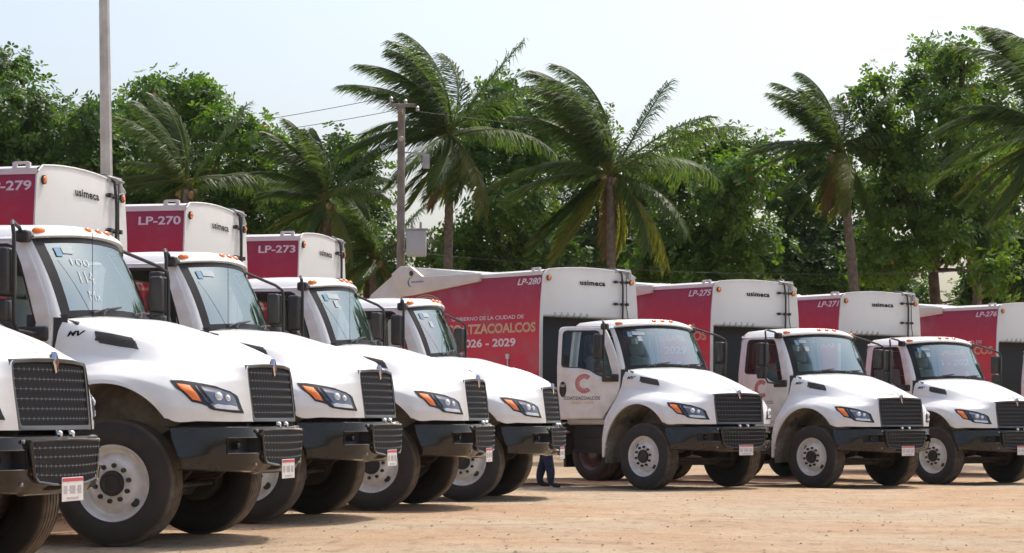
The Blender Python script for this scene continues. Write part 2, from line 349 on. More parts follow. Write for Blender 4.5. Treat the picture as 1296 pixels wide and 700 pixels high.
def build_wheel(root, x, side, dual=False, steer=0):
    yo = -side * 1.13 if False else side * 1.13
    c = Vector((x, side * (1.13 - .145), .52)); s = side
    rim = MB()
    lip = .128
    prof = [(.302, -.05), (.30, .10), (.318, lip), (.312, lip + .012), (.300, lip + .004), (.288, lip - .02), (.272, lip - .06), (.25, lip - .072), (.232, lip - .058), (.205, lip - .018), (.185, lip - .004), (.13, lip + .004), (.10, lip + .004), (.0005, lip + .004)]
    if dual: prof = [(.30, -.135), (.30, .10), (.318, lip), (.312, lip + .012), (.300, lip), (.285, lip - .03), (.265, -.02), (.20, -.06), (.12, -.065), (.0005, -.065)]
    rim.lathe([(r, a * s) for r, a in prof], c, n=56)
    w = rim.build('wheel', RIM_SHADE if dual else RIM, root, origin=c)
    ty = MB()
    W = .142
    tp = [(.305, -W + .02), (.335, -W - .002), (.39, -W - .008), (.45, -W - .002), (.492, -W + .012), (.510, -W + .024)]
    gy = [-.095, -.048, 0, .048, .095]
    rt = []
    for g in gy: rt += [(.518, g - .010), (.505, g - .006), (.505, g + .006), (.518, g + .010)]
    tp2 = tp + rt + [(r, -a) for r, a in tp[::-1]]
    ty.lathe([(r, a * s) for r, a in tp2], c, n=72)
    ty.build('tyre', TYRE, w, smooth=50)
    hb = MB()
    if not dual:
        hb.lathe([(.104, s * (lip - .01)), (.104, s * (lip + .022)), (.096, s * (lip + .034)), (.075, s * (lip + .038)), (.06, s * (lip + .028)), (.05, s * (lip + .03)), (.0005, s * (lip + .032))], c, n=32)
        for k in range(8):
            a = 2 * math.pi * k / 8; hb.lathe([(.0005, s * (lip + .045)), (.008, s * (lip + .045)), (.008, s * (lip + .025))], c + Vector((.084 * math.cos(a), 0, .084 * math.sin(a))), n=6)
        hb.build('hub', BLACK, w)
        nu = MB()
        for k in range(10):
            a = 2 * math.pi * (k + .3) / 10; q = c + Vector((.146 * math.cos(a), 0, .146 * math.sin(a)))
            nu.lathe([(.0195, s * lip), (.0195, s * (lip + .03)), (.014, s * (lip + .042)), (.0005, s * (lip + .043))], q, n=8)
        tag(nu.build('lug_nuts', CHASSIS, w), kind='stuff')
        for a in (R(-42), R(138)):
            hh = MB(); q = c + Vector((.236 * math.cos(a), 0, .236 * math.sin(a))); e1 = Vector((math.cos(a), 0, math.sin(a))); e2 = Vector((-math.sin(a), 0, math.cos(a)))
            ring = []
            for k in range(16):
                t_ = 2 * math.pi * k / 16; ring.append(q + e1 * .030 * math.cos(t_) + e2 * .040 * math.sin(t_) + Vector((0, s * (lip - .048 + .016 * -math.cos(t_)), 0)))
            hh.fan(ring); hh.build('hand_hole', DARKIN, w, recalc=False)
        dr = MB(); dr.lathe([(.0005, -s * .02), (.205, -s * .02), (.21, -s * .06), (.21, -s * .20), (.19, -s * .215), (.12, -s * .22), (.0005, -s * .22)], c, n=36); dr.lathe([(.20, -s * .05), (.302, -s * .132), (.322, -s * .138)], c, n=48)
        dr.build('brake_drum', CHASSIS, w)
    else:
        c2 = c - Vector((0, s * .33, 0)); t2 = MB(); t2.lathe([(r, a * s) for r, a in tp2], c2, n=48); t2.build('inner_tyre', TYRE, w, smooth=50)
        hb.lathe([(.13, -s * .06), (.13, s * .06), (.10, s * .10), (.0005, s * .11)], c, n=24); hb.build('hub', RIM_SHADE, w)
    return w
def side_text(mb, vf, x0, z0, fy, off=.006, m=0, dirx=1):
    vs, fs = vf
    mb.add([(x0 + dirx * a, -(fy(z0 + b_) + off), z0 + b_) for a, b_ in vs], fs, m); return mb
def ring_emblem(mb, cx_, cz_, r0, r1, gap, fy, off, n=60, m=0):
    P0, P1 = [], []
    for k in range(n + 1):
        a = gap + (2 * math.pi - 2 * gap) * k / n
        for r, P in ((r0, P0), (r1, P1)):
            z = cz_ + r * math.sin(a); P.append((cx_ + r * math.cos(a), -(fy(z) + off), z))
    mb.grid([P0, P1], m); return mb
def make_truck():
    root = empty('garbage_truck')
    # ---- hood and fenders
    mb = MB(); NS, NV = 63, 96
    S_ = [9 * i / NS for i in range(NS + 1)]
    G_ = [[hood(s, 16 * j / NV) for j in range(NV + 1)] for s in S_]
    for row in G_:      # turn the lower edges inwards as a return flange
        a = row[0]; b_ = row[-1]
        row.insert(0, (a[0], a[1] + .05, a[2] + .004)); row.append((b_[0], b_[1] - .05, b_[2] + .004))
    mb.grid(G_)
    rear = [(p[0] + .01, p[1] * .985, p[2] - .01) for p in G_[0]]
    mb.grid([rear, G_[0]])
    hd = mb.build('hood', WHITE, root, smooth=40)
    for sd in (-1, 1):
        mb = MB(); hood_patch(mb, VENT, .006, sd, rings=4); v = mb.build('vent', BLACK, hd)
        mb = MB()
        for k in range(6):
            f0 = .12 + .14 * k
            A = [(2.42 + .05 * 0, 5.52 - .62 * f0 * 1.1), (3.72 + .12 * f0, 5.62 - .66 * f0 * 1.1)]
            P = []
            for i in range(9):
                s = A[0][0] + (A[1][0] - A[0][0]) * i / 8; vv = A[0][1] + (A[1][1] - A[0][1]) * i / 8
                p = Vector(hood(s, vv)); n = hood_n(s, vv); q = p + n * .013; p2 = Vector(hood(s, vv - .06)) + n * .006
                P.append([(q.x, q.y * -sd, q.z), (p2.x, p2.y * -sd, p2.z)])
            mb.grid(P)
        mb.build('vent_slats', DASH, v) if False else mb.build('vent_slats', DASH, hd)
        # badge
        mb = MB(); vs, fs = text_fit('MV', .150, .042, bold=.045, shear=.2)
        out = []
        for a, b_ in vs:
            tx = a if sd < 0 else .150 - a
            s0, v0 = 1.05 + tx / .150 * .92, 4.76 + tx / .150 * .32 + b_ / .042 * .42
            p = Vector(hood(s0, v0)) + hood_n(s0, v0) * .007; out.append((p.x, p.y * -sd, p.z))
        mb.add(out, fs); mb.build('badge', LETK, hd, recalc=False, smooth=0)
        # headlight
        mb = MB(); hood_patch(mb, HEADLAMP, .005, sd, rings=5); hl_ = mb.build('headlight', BLACKP, root)
        mb = MB(); hood_patch(mb, SIGNAL, .011, sd, rings=4, dome=.004); mb.build('turn_signal', ORANGE, hl_)
        mb = MB(); hood_patch(mb, LAMP, .011, sd, rings=5, dome=.002); mb.build('reflector', LENS, hl_)
        LEDO = [(7.55, 1.06), (8.0, .96), (8.40, .90), (8.34, 1.22), (8.1, 1.30), (7.85, 1.30), (7.6, 1.34), (7.45, 1.25)]
        mb = MB(); hood_patch(mb, LEDO, .0135, sd, rings=3); mb.build('daylight_strip', LED, hl_)
        mb = MB(); hood_patch(mb, [(7.05, 2.28), (7.5, 2.2), (7.75, 2.12), (7.55, 1.95), (7.15, 2.1)], .0135, sd, rings=3); mb.build('upper_strip', STEEL, hl_)
        for (s, v, r) in ((7.66, 1.74, .030), (8.0, 1.66, .022)):
            p = Vector(hood(s, v)) + hood_n(s, v) * .006; p.y *= -sd
            mb = MB(); n = hood_n(s, v); n.y *= -sd
            q = n.to_track_quat('X', 'Z').to_matrix()
            mb.lathe([(r * 1.25, .0), (r * 1.22, .014), (r, .012), (r * .93, .010 + r * .2), (r * .6, .010 + r * .45), (.0005, .010 + r * .55)], n=20, ax='x')
            mb.v = [tuple(q @ Vector(a) + p) for a in mb.v]; mb.build('projector', PROJ, hl_)
        br = [(6.86, 2.42), (7.0, 2.38), (7.24, 1.75), (7.46, 1.36), (7.34, 1.34), (7.12, 1.72)]
        mb = MB(); hood_patch(mb, br, .0145, sd, rings=3); mb.build('divider', BLACKP, hl_)
        # wheel well
        mb = MB(); P = []
        for k in range(25):
            a = R(42) + R(146) * k / 24
            x = -.04 + .70 * math.cos(a); z = .52 + .81 * math.sin(a)
            P.append([(x, sd * 1.19, z), (x, sd * .9, z + .01), (x, sd * .56, z)])
        mb.grid(P)
        mb.poly([(p[2][0], sd * .56, p[2][2]) for p in P])
        mb.build('wheel_well', LINER, root, smooth=60)
    # ---- cab shell
    mb = MB()
    def wsp(u, v):
        ab = abs(u) ** 2.6
        bx, by, bz = -.335 - .165 * ab, .985 * u, 1.915 - .04 * u * u
        tx, ty_, tz = -.595 - .205 * ab, .925 * u, 2.585 - .055 * u * u
        bul = .03 * math.sin(math.pi * v)
        return Vector((bx + (tx - bx) * v + bul * .7, by + (ty_ - by) * v, bz + (tz - bz) * v + bul * .3))
    # roof
    P = []
    nu = 29
    for i in range(nu):
        u = -1 + 2 * i / (nu - 1); au = abs(u)
        row = []
        xf = -.595 - .205 * au ** 2.6
        zc = 2.695 - .075 * au ** 2.2 - .10 * max(0, (au - .86) / .14) ** 2
        y = .945 * u
        row.append((xf + .0, .925 * u, 2.59 - .055 * u * u))
        row.append((xf + .035, y * .985, 2.605 - .055 * u * u))
        row.append((xf + .025, y * .99, 2.635 - .05 * u * u - .02 * au ** 6))
        row.append((xf - .03, y, zc - .022))
        row.append((xf - .12, y, zc))
        for q in (.25, .5, .75): row.append((xf - .12 + (-1.66 - xf + .12) * q, y, zc + .012 * math.sin(math.pi * q)))
        row.append((-1.66, y, zc - .005)); row.append((-1.71, y * .99, zc - .04)); row.append((-1.735, y * .97, zc - .11))
        P.append(row)
    mb.grid(P)
    for sd in (-1, 1):
        # cant rail, rear post and sill round the door
        Q = []
        for x in (-.80, -.9, -1.1, -1.3, -1.5, -1.64, -1.70, -1.735):
            inn = .0 if x > -1.65 else (.012 if x > -1.71 else .035)
            Q.append([(x, sd * (.945 - inn), 2.535), (x, sd * (ys(2.56) + .004 - inn), 2.553), (x, sd * (ys(2.56) - .03), 2.565)])
        mb.grid(Q)
        Q = []
        for z in [1.02 + 1.55 * k / 12 for k in range(13)]:
            y = ys(z) - .004
            Q.append([(-1.55, sd * (y - .05), z), (-1.612, sd * (y - .05), z), (-1.628, sd * y, z), (-1.68, sd * (y - .003), z), (-1.72, sd * (y - .03), z), (-1.735, sd * (y - .075), z)])
        mb.grid(Q)
        mb.grid([[(x, sd * (ys(z) + o), z) for z, o in ((1.0, -.06), (1.02, -.01), (1.085, -.002), (1.094, -.03), (1.094, -.08))] for x in (-1.735, -1.2, -.80)])
        # windshield post
        Q = []
        for k in range(15):
            v = k / 14; p = wsp(sd, v); z = p.z
            xo = p.x - .055 - .02 * v
            yo = ys(z)
            Q.append([p + Vector((.003, 0, 0)), Vector((p.x - .015, sd * (abs(p.y) * .45 + yo * .55), z)), Vector((xo + .012, sd * (yo - .004), z)), Vector((xo - .01, sd * (yo - .002), z)), Vector((xo - .02, sd * (yo - .06), z)), Vector((xo + .02, sd * (yo - .09), z))])
        mb.grid(Q)
        # lower front post behind the fender
    # back wall with window opening
    wy = [(-.62, 2.0), (.62, 2.0), (.66, 2.04), (.66, 2.40), (.62, 2.44), (-.62, 2.44), (-.66, 2.40), (-.66, 2.04)]
    oy = [(-.96, 1.02), (.96, 1.02), (.965, 1.5), (.96, 1.9), (.925, 2.2), (.87, 2.52), (.80, 2.585), (-.80, 2.585), (-.87, 2.52), (-.925, 2.2), (-.96, 1.9), (-.965, 1.5)]
    cc = (0, 2.2); angs = sorted({math.atan2(z - cc[1], y - cc[0]) for y, z in wy + oy} | {2 * math.pi * k / 36 - math.pi for k in range(36)})
    r1 = ray_ring(wy, cc, angs); r2 = ray_ring(oy, cc, angs)
    mb.grid([[(-1.735, y, z) for y, z in r2], [(-1.737, y, z) for y, z in r1], [(-1.70, y, z) for y, z in r1]], cv=True)
    cab = mb.build('cab', WHITE, root, smooth=45)
    for sd in (-1, 1):
        mb = MB(); mb.grid([[(-.80, sd * (ys(z) - .03), z), (-.55, sd * (ys(z) - .03), z), (-.45, sd * (ys(z) - .06), z)] for z in (1.02, 1.3, 1.6, 1.90)]); mb.build('hinge_post', DARKIN, cab)
    mb = MB(); mb.fan([(-1.72, y, z) for y, z in r1]); mb.build('rear_window', GLASSD, cab, recalc=False)
    # cab lining
    mb = MB(); mb.box(-1.70, -.45, -.95, .95, 1.0, 1.04)
    r3 = ray_ring([(y * .985, z - .01) for y, z in oy], cc, angs)
    mb.grid([[(-1.69, y, z) for y, z in r3], [(-1.69, y * 1.03, (z - 2.22) * 1.04 + 2.22) for y, z in r1]], cv=True)
    mb.grid([[(x, y, 2.60 - .05 * abs(y)) for y in (-.86, -.4, 0, .4, .86)] for x in (-1.69, -1.2, -.72)])
    mb.build('cab_lining', HEADL, cab)
    # windshield
    mb = MB(); mb.grid([[wsp(-.93 + 1.86 * i / 24, .045 + .905 * j / 14) for j in range(15)] for i in range(25)]); ws = mb.build('windshield', GLASS, root, recalc=False)
    mb = MB()
    def rect(a, b_, c, d, n=24):
        return [(a + (b_ - a) * i / n, c) for i in range(n)] + [(b_, c + (d - c) * i / n) for i in range(n)] + [(b_ - (b_ - a) * i / n, d) for i in range(n)] + [(a, d - (d - c) * i / n) for i in range(n)]
    o1 = rect(-1, 1, 0, 1); o2 = rect(-.90, .90, .075, .935)
    lift = Vector((.004, 0, .002))
    mb.grid([[wsp(u, v) + lift for u, v in o1], [wsp(u, v) + lift for u, v in o2]], cv=True)
    mb.build('windshield_border', FRIT, ws, recalc=False)
    for y0, y1 in ((-.62, -.12), (.15, .66)):
        mb = MB()
        A = wsp(y0 / .98, .03) + Vector((.02, 0, .012)); B_ = wsp(y1 / .98, .10) + Vector((.022, 0, .014)); C_ = wsp((y0 + .12) / .98, .02) + Vector((.03, 0, -.005))
        M_ = A.lerp(B_, .45) + Vector((.006, 0, .01))
        mb.tube([C_, A.lerp(B_, .4) + Vector((.018, 0, .012))], .008, 6); mb.tube([A, M_, B_], .007, 6)
        mb.tube([A + Vector((-.006, 0, -.008)), B_ + Vector((-.006, 0, -.008))], .004, 5)
        mb.build('wiper', BLACK, ws)
    # cowl under the glass
    mb = MB(); mb.grid([[wsp(-1 + 2 * i / 20, .0) + Vector((.12, 0, -.035)), wsp(-1 + 2 * i / 20, 0) + Vector((.02, 0, -.02)), wsp(-1 + 2 * i / 20, .02) + Vector((-.01, 0, 0))] for i in range(21)]) 
    mb.build('cowl', BLACK, root) if False else None
    mb = MB()
    for y, dx in ((-.85, 0), (-.2, 0), (0, 0), (.2, 0), (.85, 0)):
        u = y / .945; xf = -.595 - .205 * abs(u) ** 2.6
        z = 2.668 - .05 * u * u - .02 * abs(u) ** 6
        mb = MB(); mb.lathe([(.055, -.012), (.056, .004), (.048, .018), (.03, .028), (.0005, .032)], n=20, ax='z')
        q = Matrix.Rotation(R(48), 3, 'Y')
        yaw = Matrix.Rotation(-math.copysign(R(26), -y) if abs(y) > .5 else 0, 3, 'Z')
        mb.v = [tuple(yaw @ q @ Vector((a[0] * .55, a[1] * (1.25 if abs(y) > .5 else .95), a[2])) + Vector((xf - .012, y, z - .014))) for a in mb.v]
        mb.build('marker_light', ORANGE, cab)
    # ---- seats, dash, steering wheel
    for y in (-.48, .48):
        mb = MB(); mb.box(-1.50, -.98, y - .26, y + .26, 1.42, 1.56)
        Mx = Matrix.Translation((-1.48, y, 1.5)) @ Matrix.Rotation(R(-10), 4, 'Y')
        mb.box(-.07, .07, -.25, .25, 0, .62, M=Mx); mb.box(-.05, .06, -.14, .14, .64, .84, M=Mx)
        mb.box(-1.42, -1.05, y - .2, y + .2, 1.05, 1.42)
        mb.build('seat', SEAT, root, bevel=.045, seg=3)
    mb = MB(); mb.prism([(-.40, -.96, 1.30), (-.36, -.96, 1.84), (-.50, -.96, 1.87), (-.72, -.96, 1.82), (-.80, -.96, 1.70), (-.72, -.96, 1.30)], (0, 1.92, 0)); mb.build('dashboard', DASH, root, bevel=.02)
    mb = MB(); P = []
    cst = Vector((-.90, .48, 1.80)); q = Matrix.Rotation(R(-62), 3, 'Y')
    for i in range(28):
        a = 2 * math.pi * i / 28; P.append([cst + q @ Vector(((.215 + .016 * math.cos(b_)) * math.cos(a), (.215 + .016 * math.cos(b_)) * math.sin(a), .016 * math.sin(b_))) for b_ in [2 * math.pi * j / 8 for j in range(8)]])
    mb.grid(P, cu=True, cv=True)
    for a in (R(20), R(160), R(270)): mb.tube([cst, cst + q @ Vector((.21 * math.cos(a), .21 * math.sin(a), 0))], .014, 6)
    mb.tube([cst, cst + q @ Vector((0, 0, -.3))], .035, 10); mb.build('steering_wheel', BLACK, root)
    # ---- doors
    angs = sorted({math.atan2(z - WC[1], x - WC[0]) for x, z in DOOR + WIN} | {2 * math.pi * k / 48 - math.pi for k in range(48)})
    dO = ray_ring(DOOR, WC, angs); dW = ray_ring(WIN, WC, angs)
    for sd in (-1, 1):
        hinge = Vector((-.57, sd * 1.03, 1.5))
        def on(x, z, o): return (x, sd * (ys(z) + o), z)
        def sub(k, o, rb=0): return [on(a[0] + (b_[0] - a[0]) * k, a[1] + (b_[1] - a[1]) * k, o) for a, b_ in zip(dO, dW)]
        mb = MB(); mb.grid([sub(.0, -.055), sub(.0, -.012), sub(.02, -.002), sub(.06, .003), sub(.25, .003), sub(.5, .003), sub(.75, .003), sub(.97, .003), sub(1, -.004), sub(1, -.055)], cv=True)
        d = mb.build('door', WHITE, root, origin=hinge, smooth=50)
        seal = [(WC[0] + (x - WC[0]) * .955, WC[1] + (z - WC[1]) * .94) for x, z in dW]
        mb = MB(); mb.grid([[on(x, z, .004) for x, z in dW], [on(x, z, -.004) for x, z in seal], [on(x, z, -.03) for x, z in seal]], cv=True); mb.build('window_seal', BLACK, d)
        mb = MB(); mb.fan([on(x, z, -.022) for x, z in dW]); g = mb.build('window_glass', GLASSD, d, recalc=False); g['side'] = sd
        mb = MB(); mb.grid([[on(x, z, -.06) for x, z in dW], [on(x * .995 - .005, z + .01, -.062) for x, z in dO]], cv=True); mb.build('door_trim', DASH, d)
        # handle recess
        mb = MB(); mb.lathe([(.0005, .0), (.075, .0), (.08, .008), (.07, .012)], n=24, ax='y')
        mb.v = [(a[0] * .72 - 1.515, sd * (ys(1.56) + .006 + a[1]), 1.565 + a[2] * 1.55) for a in mb.v]; mb.build('handle_plate', BLACK, d)
        mb = MB(); mb.box(-1.555, -1.475, sd * (ys(1.56) + .014), sd * (ys(1.56) + .03), 1.60, 1.645); mb.build('handle', STEEL, d, bevel=.006)
        # mirrors: arm looping from the roof post out and down to the door
        y1 = sd * 1.46
        xm = -.70 if sd < 0 else -.52
        arm = [(-.86, -.97, 2.565), (-.82, -1.10, 2.61), (-.74, -1.40, 2.635), (xm - .01, y1, 2.60), (xm, y1, 2.52), (xm, y1, 2.05), (xm, y1, 1.82), (xm, -1.40, 1.755), (-.68, -1.15, 1.74), (-.66, -1.04, 1.735)] if sd < 0 else [(-.86, .96, 2.58), (-.82, 1.06, 2.575), (-.58, 1.38, 2.45), (xm - .01, y1, 2.40), (xm, y1, 2.32), (xm, y1, 2.05), (xm, y1, 1.80), (-.54, 1.38, 1.745), (-.64, 1.10, 1.735), (-.66, 1.04, 1.735)]
        mb = MB(); mb.tube(arm, .0165, 8); mb.build('mirror_arm', BLACK, d)
        mb = MB(); mb.box(-.90, -.78, sd * .93, sd * 1.03, 2.50, 2.60); mb.build('mirror_bracket', BLACK, d, bevel=.025, seg=3)
        mb = MB(); mb.box(-.86, -.585, sd * (ys(1.74) - .0), sd * (ys(1.74) + .055), 1.68, 1.80); mb.build('mirror_base', BLACK, d, bevel=.022, seg=3)
        ya, yb = sorted((y1 - sd * .12, y1 + sd * .09)); xa, xb = xm - .15, xm - .02; zt = 2.42 if sd < 0 else 2.36
        mb = MB(); mb.box(xa, xb, ya, yb, 2.03, zt); mb.box(xa + .01, xb - .01, ya + .005, yb - .005, 1.82, 2.005); mb.build('mirror_housing', BLACK, d, bevel=.03, seg=3)
        mb = MB(); mb.add([(xa - .003, ya + .03, 2.06), (xa - .003, yb - .03, 2.06), (xa - .003, yb - .03, zt - .03), (xa - .003, ya + .03, zt - .03)], [(0, 1, 2, 3)]); mb.build('mirror_glass', CHROME, d, smooth=0)
        mb = MB(); mb.add([(xa + .007, ya + .035, 1.85), (xa + .007, yb - .035, 1.85), (xa + .007, yb - .035, 1.975), (xa + .007, ya + .035, 1.975)], [(0, 1, 2, 3)]); mb.build('mirror_glass', CHROME, d, smooth=0)
        # door crest and lettering
        if sd < 0:
            dy = lambda z: ys(z) + .003
            mb = MB(); ring_emblem(mb, -1.16, 1.655, .082, .152, R(48), dy, .004, m=0)
            for k in range(34):
                a = R(52) + R(256) * k / 33
                for r in (.098, .117, .137):
                    a2 = a + (.04 if r == .117 else 0); x, z = -1.16 + r * math.cos(a2), 1.655 + r * math.sin(a2)
                    if R(50) < a2 < R(310): mb.add([(x + .0062 * math.cos(t_), -(dy(z) + .0065), z + .0062 * math.sin(t_)) for t_ in (0, 1.57, 3.14, 4.71)], [(0, 1, 2, 3)], 1)
            mb.build('emblem', [CORAL, LETW], d, recalc=False, smooth=0)
            mb = MB(); side_text(mb, text_fit('COATZACOALCOS', .60, .052, bold=.008), -1.50, 1.40, dy, .004); mb.build('lettering', LETDK, d, recalc=False, smooth=0)
            mb = MB(); side_text(mb, text_fit('2026 - 2029', .37, .036, bold=.006), -1.38, 1.335, dy, .004); mb.build('lettering', LETG, d, recalc=False, smooth=0)
    # ---- grille
    mb = MB()
    fr_o = [(-.585, 1.45), (-.57, 1.487), (-.3, 1.502), (0, 1.508), (.3, 1.502), (.57, 1.487), (.585, 1.45), (.588, 1.30), (.575, 1.05), (.555, 1.015), (0, 1.015), (-.555, 1.015), (-.575, 1.05), (-.588, 1.30)]
    fr_i = [(-.548, 1.445), (-.53, 1.462), (-.3, 1.474), (0, 1.478), (.3, 1.474), (.53, 1.462), (.548, 1.445), (.55, 1.30), (.53, 1.07), (.515, 1.05), (0, 1.05), (-.515, 1.05), (-.53, 1.07), (-.55, 1.30)]
    def gx(y, z): return 1.03 - (z - 1.02) * .11 - .055 * (abs(y) / .58) ** 2.2 + .012
    mb.grid([[(gx(y, z) - .05, y, z) for y, z in fr_o], [(gx(y, z) + .012, y, z) for y, z in fr_o], [(gx(y, z) + .02, y * .975, (z - 1.26) * .975 + 1.26) for y, z in fr_o], [(gx(y, z) + .012, y, z) for y, z in fr_i], [(gx(y, z) - .04, y, z) for y, z in fr_i]], cv=True)
    gr = mb.build('grille', simple('grille_frame', (.085, .085, .088), .42, metal=.5), root, smooth=40)
    mb = MB(); mb.fan([(gx(y, z) - .03, y, z) for y, z in fr_i]); mb.build('grille_backing', DARKIN, gr)
    GB = simple('grille_bar', (.075, .075, .077), .45, metal=.3)
    STUD = simple('grille_stud', (.20, .20, .19), .42, metal=.5)
    mb = MB()
    for k in range(37):
        y = -.53 + 1.06 * k / 36
        mb.grid([[(gx(y, z) - .026, y - .008, z) for z in (1.05, 1.16, 1.26, 1.36, 1.468 - abs(y) * .02)], [(gx(y, z) - .006, y, z) for z in (1.05, 1.16, 1.26, 1.36, 1.468 - abs(y) * .02)], [(gx(y, z) - .026, y + .008, z) for z in (1.05, 1.16, 1.26, 1.36, 1.468 - abs(y) * .02)]])
    tag(mb.build('grille_slats', GB, gr), kind='stuff')
    for k in range(6):
        z = 1.095 + .066 * k; mb = MB(); wd = .53 + .012 * k
        for j in range(-15, 16):
            pass
        mb.tube([(gx(y, z) - .004, y, z) for y in [-wd + 2 * wd * i / 14 for i in range(15)]], .0022, 6)
        b2 = mb.build('grille_bar', GB, gr)
        mb = MB()
        for j in range(19):
            y = -.53 + 1.06 * j / 18; x = gx(y, z) - .002
            mb.add([(x + .007, y, z), (x, y - .007, z), (x, y + .007, z), (x, y, z + .017), (x, y, z - .017)], [(0, 1, 3), (0, 3, 2), (0, 2, 4), (0, 4, 1)])
        tag(mb.build('grille_studs', STUD, gr, smooth=0), kind='stuff')
    mb = MB(); e0 = gx(0, 1.49)
    di = [(0, 1.55), (.038, 1.48), (0, 1.40), (-.038, 1.48)]
    mb.grid([[(e0 - .02, y, z) for y, z in di], [(e0 + .012, y, z) for y, z in di], [(e0 + .024, y * .82, (z - 1.48) * .82 + 1.48) for y, z in di]], cv=True); mb.fan([(e0 + .018, y * .8, (z - 1.48) * .8 + 1.48) for y, z in di])
    em = mb.build('grille_emblem', CHROME, gr, smooth=20)
    mb = MB(); mb.add([(e0 + .026, 0, 1.525), (e0 + .026, .022, 1.479), (e0 + .026, 0, 1.43), (e0 + .026, -.022, 1.479)], [(0, 1, 2, 3)]); mb.build('grille_emblem_centre', simple('emblem_red', (.16, .03, .035), .4), gr)
    # small scoop ornament on the hood nose
    mb = MB()
    P = []
    for k in range(13):
        s = 5.2 + 3.8 * k / 12; hw = .012 + .034 * (k / 12); hh_ = .004 + .022 * (k / 12); c0 = Vector(hood(s, 8))
        dv = hw / .33
        P.append([Vector(hood(s, 8 - dv * 1.7)) - Vector((0, 0, .004)), c0 + Vector((0, -hw * .45, hh_)), c0 + Vector((0, 0, hh_ + .004)), c0 + Vector((0, hw * .45, hh_)), Vector(hood(s, 8 + dv * 1.7)) - Vector((0, 0, .004))])
    mb.grid(P); mb.build('hood_spine', WHITE, hd, smooth=25)
    for sd in (-1, 1):
        sc = [(7.35, 7.82), (7.6, 7.45), (8.1, 7.2), (8.35, 7.3), (8.5, 7.6), (8.2, 7.72)]
        mb = MB(); hood_patch(mb, sc, .003, sd, rings=3, dome=.016); mb.build('hood_boss', WHITE, hd, smooth=20)
    for y in (-.095, .095):
        mb2 = MB(); mb2.lathe([(.026, 0), (.028, .02), (.02, .036), (.0005, .04)], (1.055, y, .992), 'x', 14); mb2.build('hood_catch', CHROME, root)
    # ---- bumper
    def bx(y):
        a = abs(y); return 1.10 - .05 * (a / .55) ** 2 if a < .55 else 1.05 - (.50 * ((a - .55) / .67) ** 1.75)
    Y_ = [-1.22 + 2.44 * i / 60 for i in range(61)]
    def btop(y): return .985 - .004 * max(0, abs(y) - .5)
    def bbot(y): a = abs(y); return .60 + .03 * max(0, (a - .55) / .65) - (.015 if a < .5 else 0)
    mb = MB(); P = []
    for y in Y_:
        t_, b_ = btop(y), bbot(y); x = bx(y)
        e_ = .11 * max(0, (abs(y) - .95) / .27); P.append([(x - .10, y, t_ - .004), (x - .034, y, t_), (x - .014, y, t_ - .012), (x - .002, y, t_ - .095), (x + .004 + e_ * .35, y * (1 - .012 * e_ / .11), t_ - .225), (x - .012 + e_ * .75, y * (1 - .02 * e_ / .11), b_ + .07), (x - .045 + e_, y * (1 - .035 * e_ / .11), b_ + .012), (x - .09 + e_, y * (1 - .05 * e_ / .11), b_)])
    # cut the fog-lamp openings
    fs = []; nv = len(P[0])
    for i in range(60):
        ym = (Y_[i] + Y_[i + 1]) / 2
        for j in range(nv - 1):
            if .54 < abs(ym) < .895 and j in (3,): continue
            a = i * nv + j; fs.append((a, a + 1, a + nv + 1, a + nv))
    mb.add([p for r in P for p in r], fs)
    for sd in (-1, 1):
        i0 = 0 if sd < 0 else 60; r = P[i0]; mb.add(r + [(p[0] - .02, p[1] * .97, p[2]) for p in r], [(k, k + 1, k + 1 + nv, k + nv) for k in range(nv - 1)])
    bp = mb.build('bumper', BLACKP, root, smooth=40)
    for sd in (-1, 1):
        mb = MB(); z0, z1 = .795 - .005, .925
        ya = [.549, .62, .70, .78, .84, .895]
        top = [(bx(a) - .002, sd * a, btop(a) - .095) for a in ya]; bot = [(bx(a) + .004, sd * a, btop(a) - .225) for a in ya]
        ring = top + bot[::-1]; inn = [(p[0] - .10, p[1], p[2]) for p in ring]
        mb.grid([ring, inn], cv=True); mb.fan(inn); fo = mb.build('fog_opening', BLACK, bp)
        mb = MB(); ring2 = [(p[0] + .006, p[1], p[2]) for p in ring]; mb.tube(ring2 + [ring2[0]], .0055, 6); mb.build('fog_trim', BLACKP, bp)
        mb = MB(); mb.lathe([(.036, 0), (.036, .02), (.02, .03), (.0005, .032)], (bx(.72) - .085, sd * .72, .825), 'x', 16); mb.build('fog_lamp', BLACKP, bp)
        for (yy, zz) in ((.585, .945), (.585, .665)):
            mb = MB(); mb.lathe([(.014, -.01), (.014, .006), (.0005, .012)], (bx(yy) + .004 - (.012 if zz < .8 else 0), sd * yy, zz), 'x', 10); mb.build('bolt', STEEL, bp)
    # lower grille set proud of the bumper
    lg = [(-.535, .955), (0, .965), (.535, .955), (.545, .93), (.50, .715), (.45, .672), (.25, .650), (0, .645), (-.25, .650), (-.45, .672), (-.50, .715), (-.545, .93)]
    lgi = [(y * .95, (z - .81) * .90 + .81) for y, z in lg]
    def lx(y, z): return bx(y) + .028 - .02 * (.97 - z)
    mb = MB(); mb.grid([[(lx(y, z) - .04, y, z) for y, z in lg], [(lx(y, z), y, z) for y, z in lg], [(lx(y, z) + .006, y * .98, (z - .81) * .97 + .81) for y, z in lg], [(lx(y, z), y, z) for y, z in lgi], [(lx(y, z) - .02, y, z) for y, z in lgi]], cv=True)
    l_ = mb.build('lower_grille', BLACKP, bp, smooth=40)
    mb = MB(); mb.fan([(lx(y, z) - .018, y, z) for y, z in lgi]); mb.build('lower_grille_backing', DARKIN, bp)
    mb = MB()
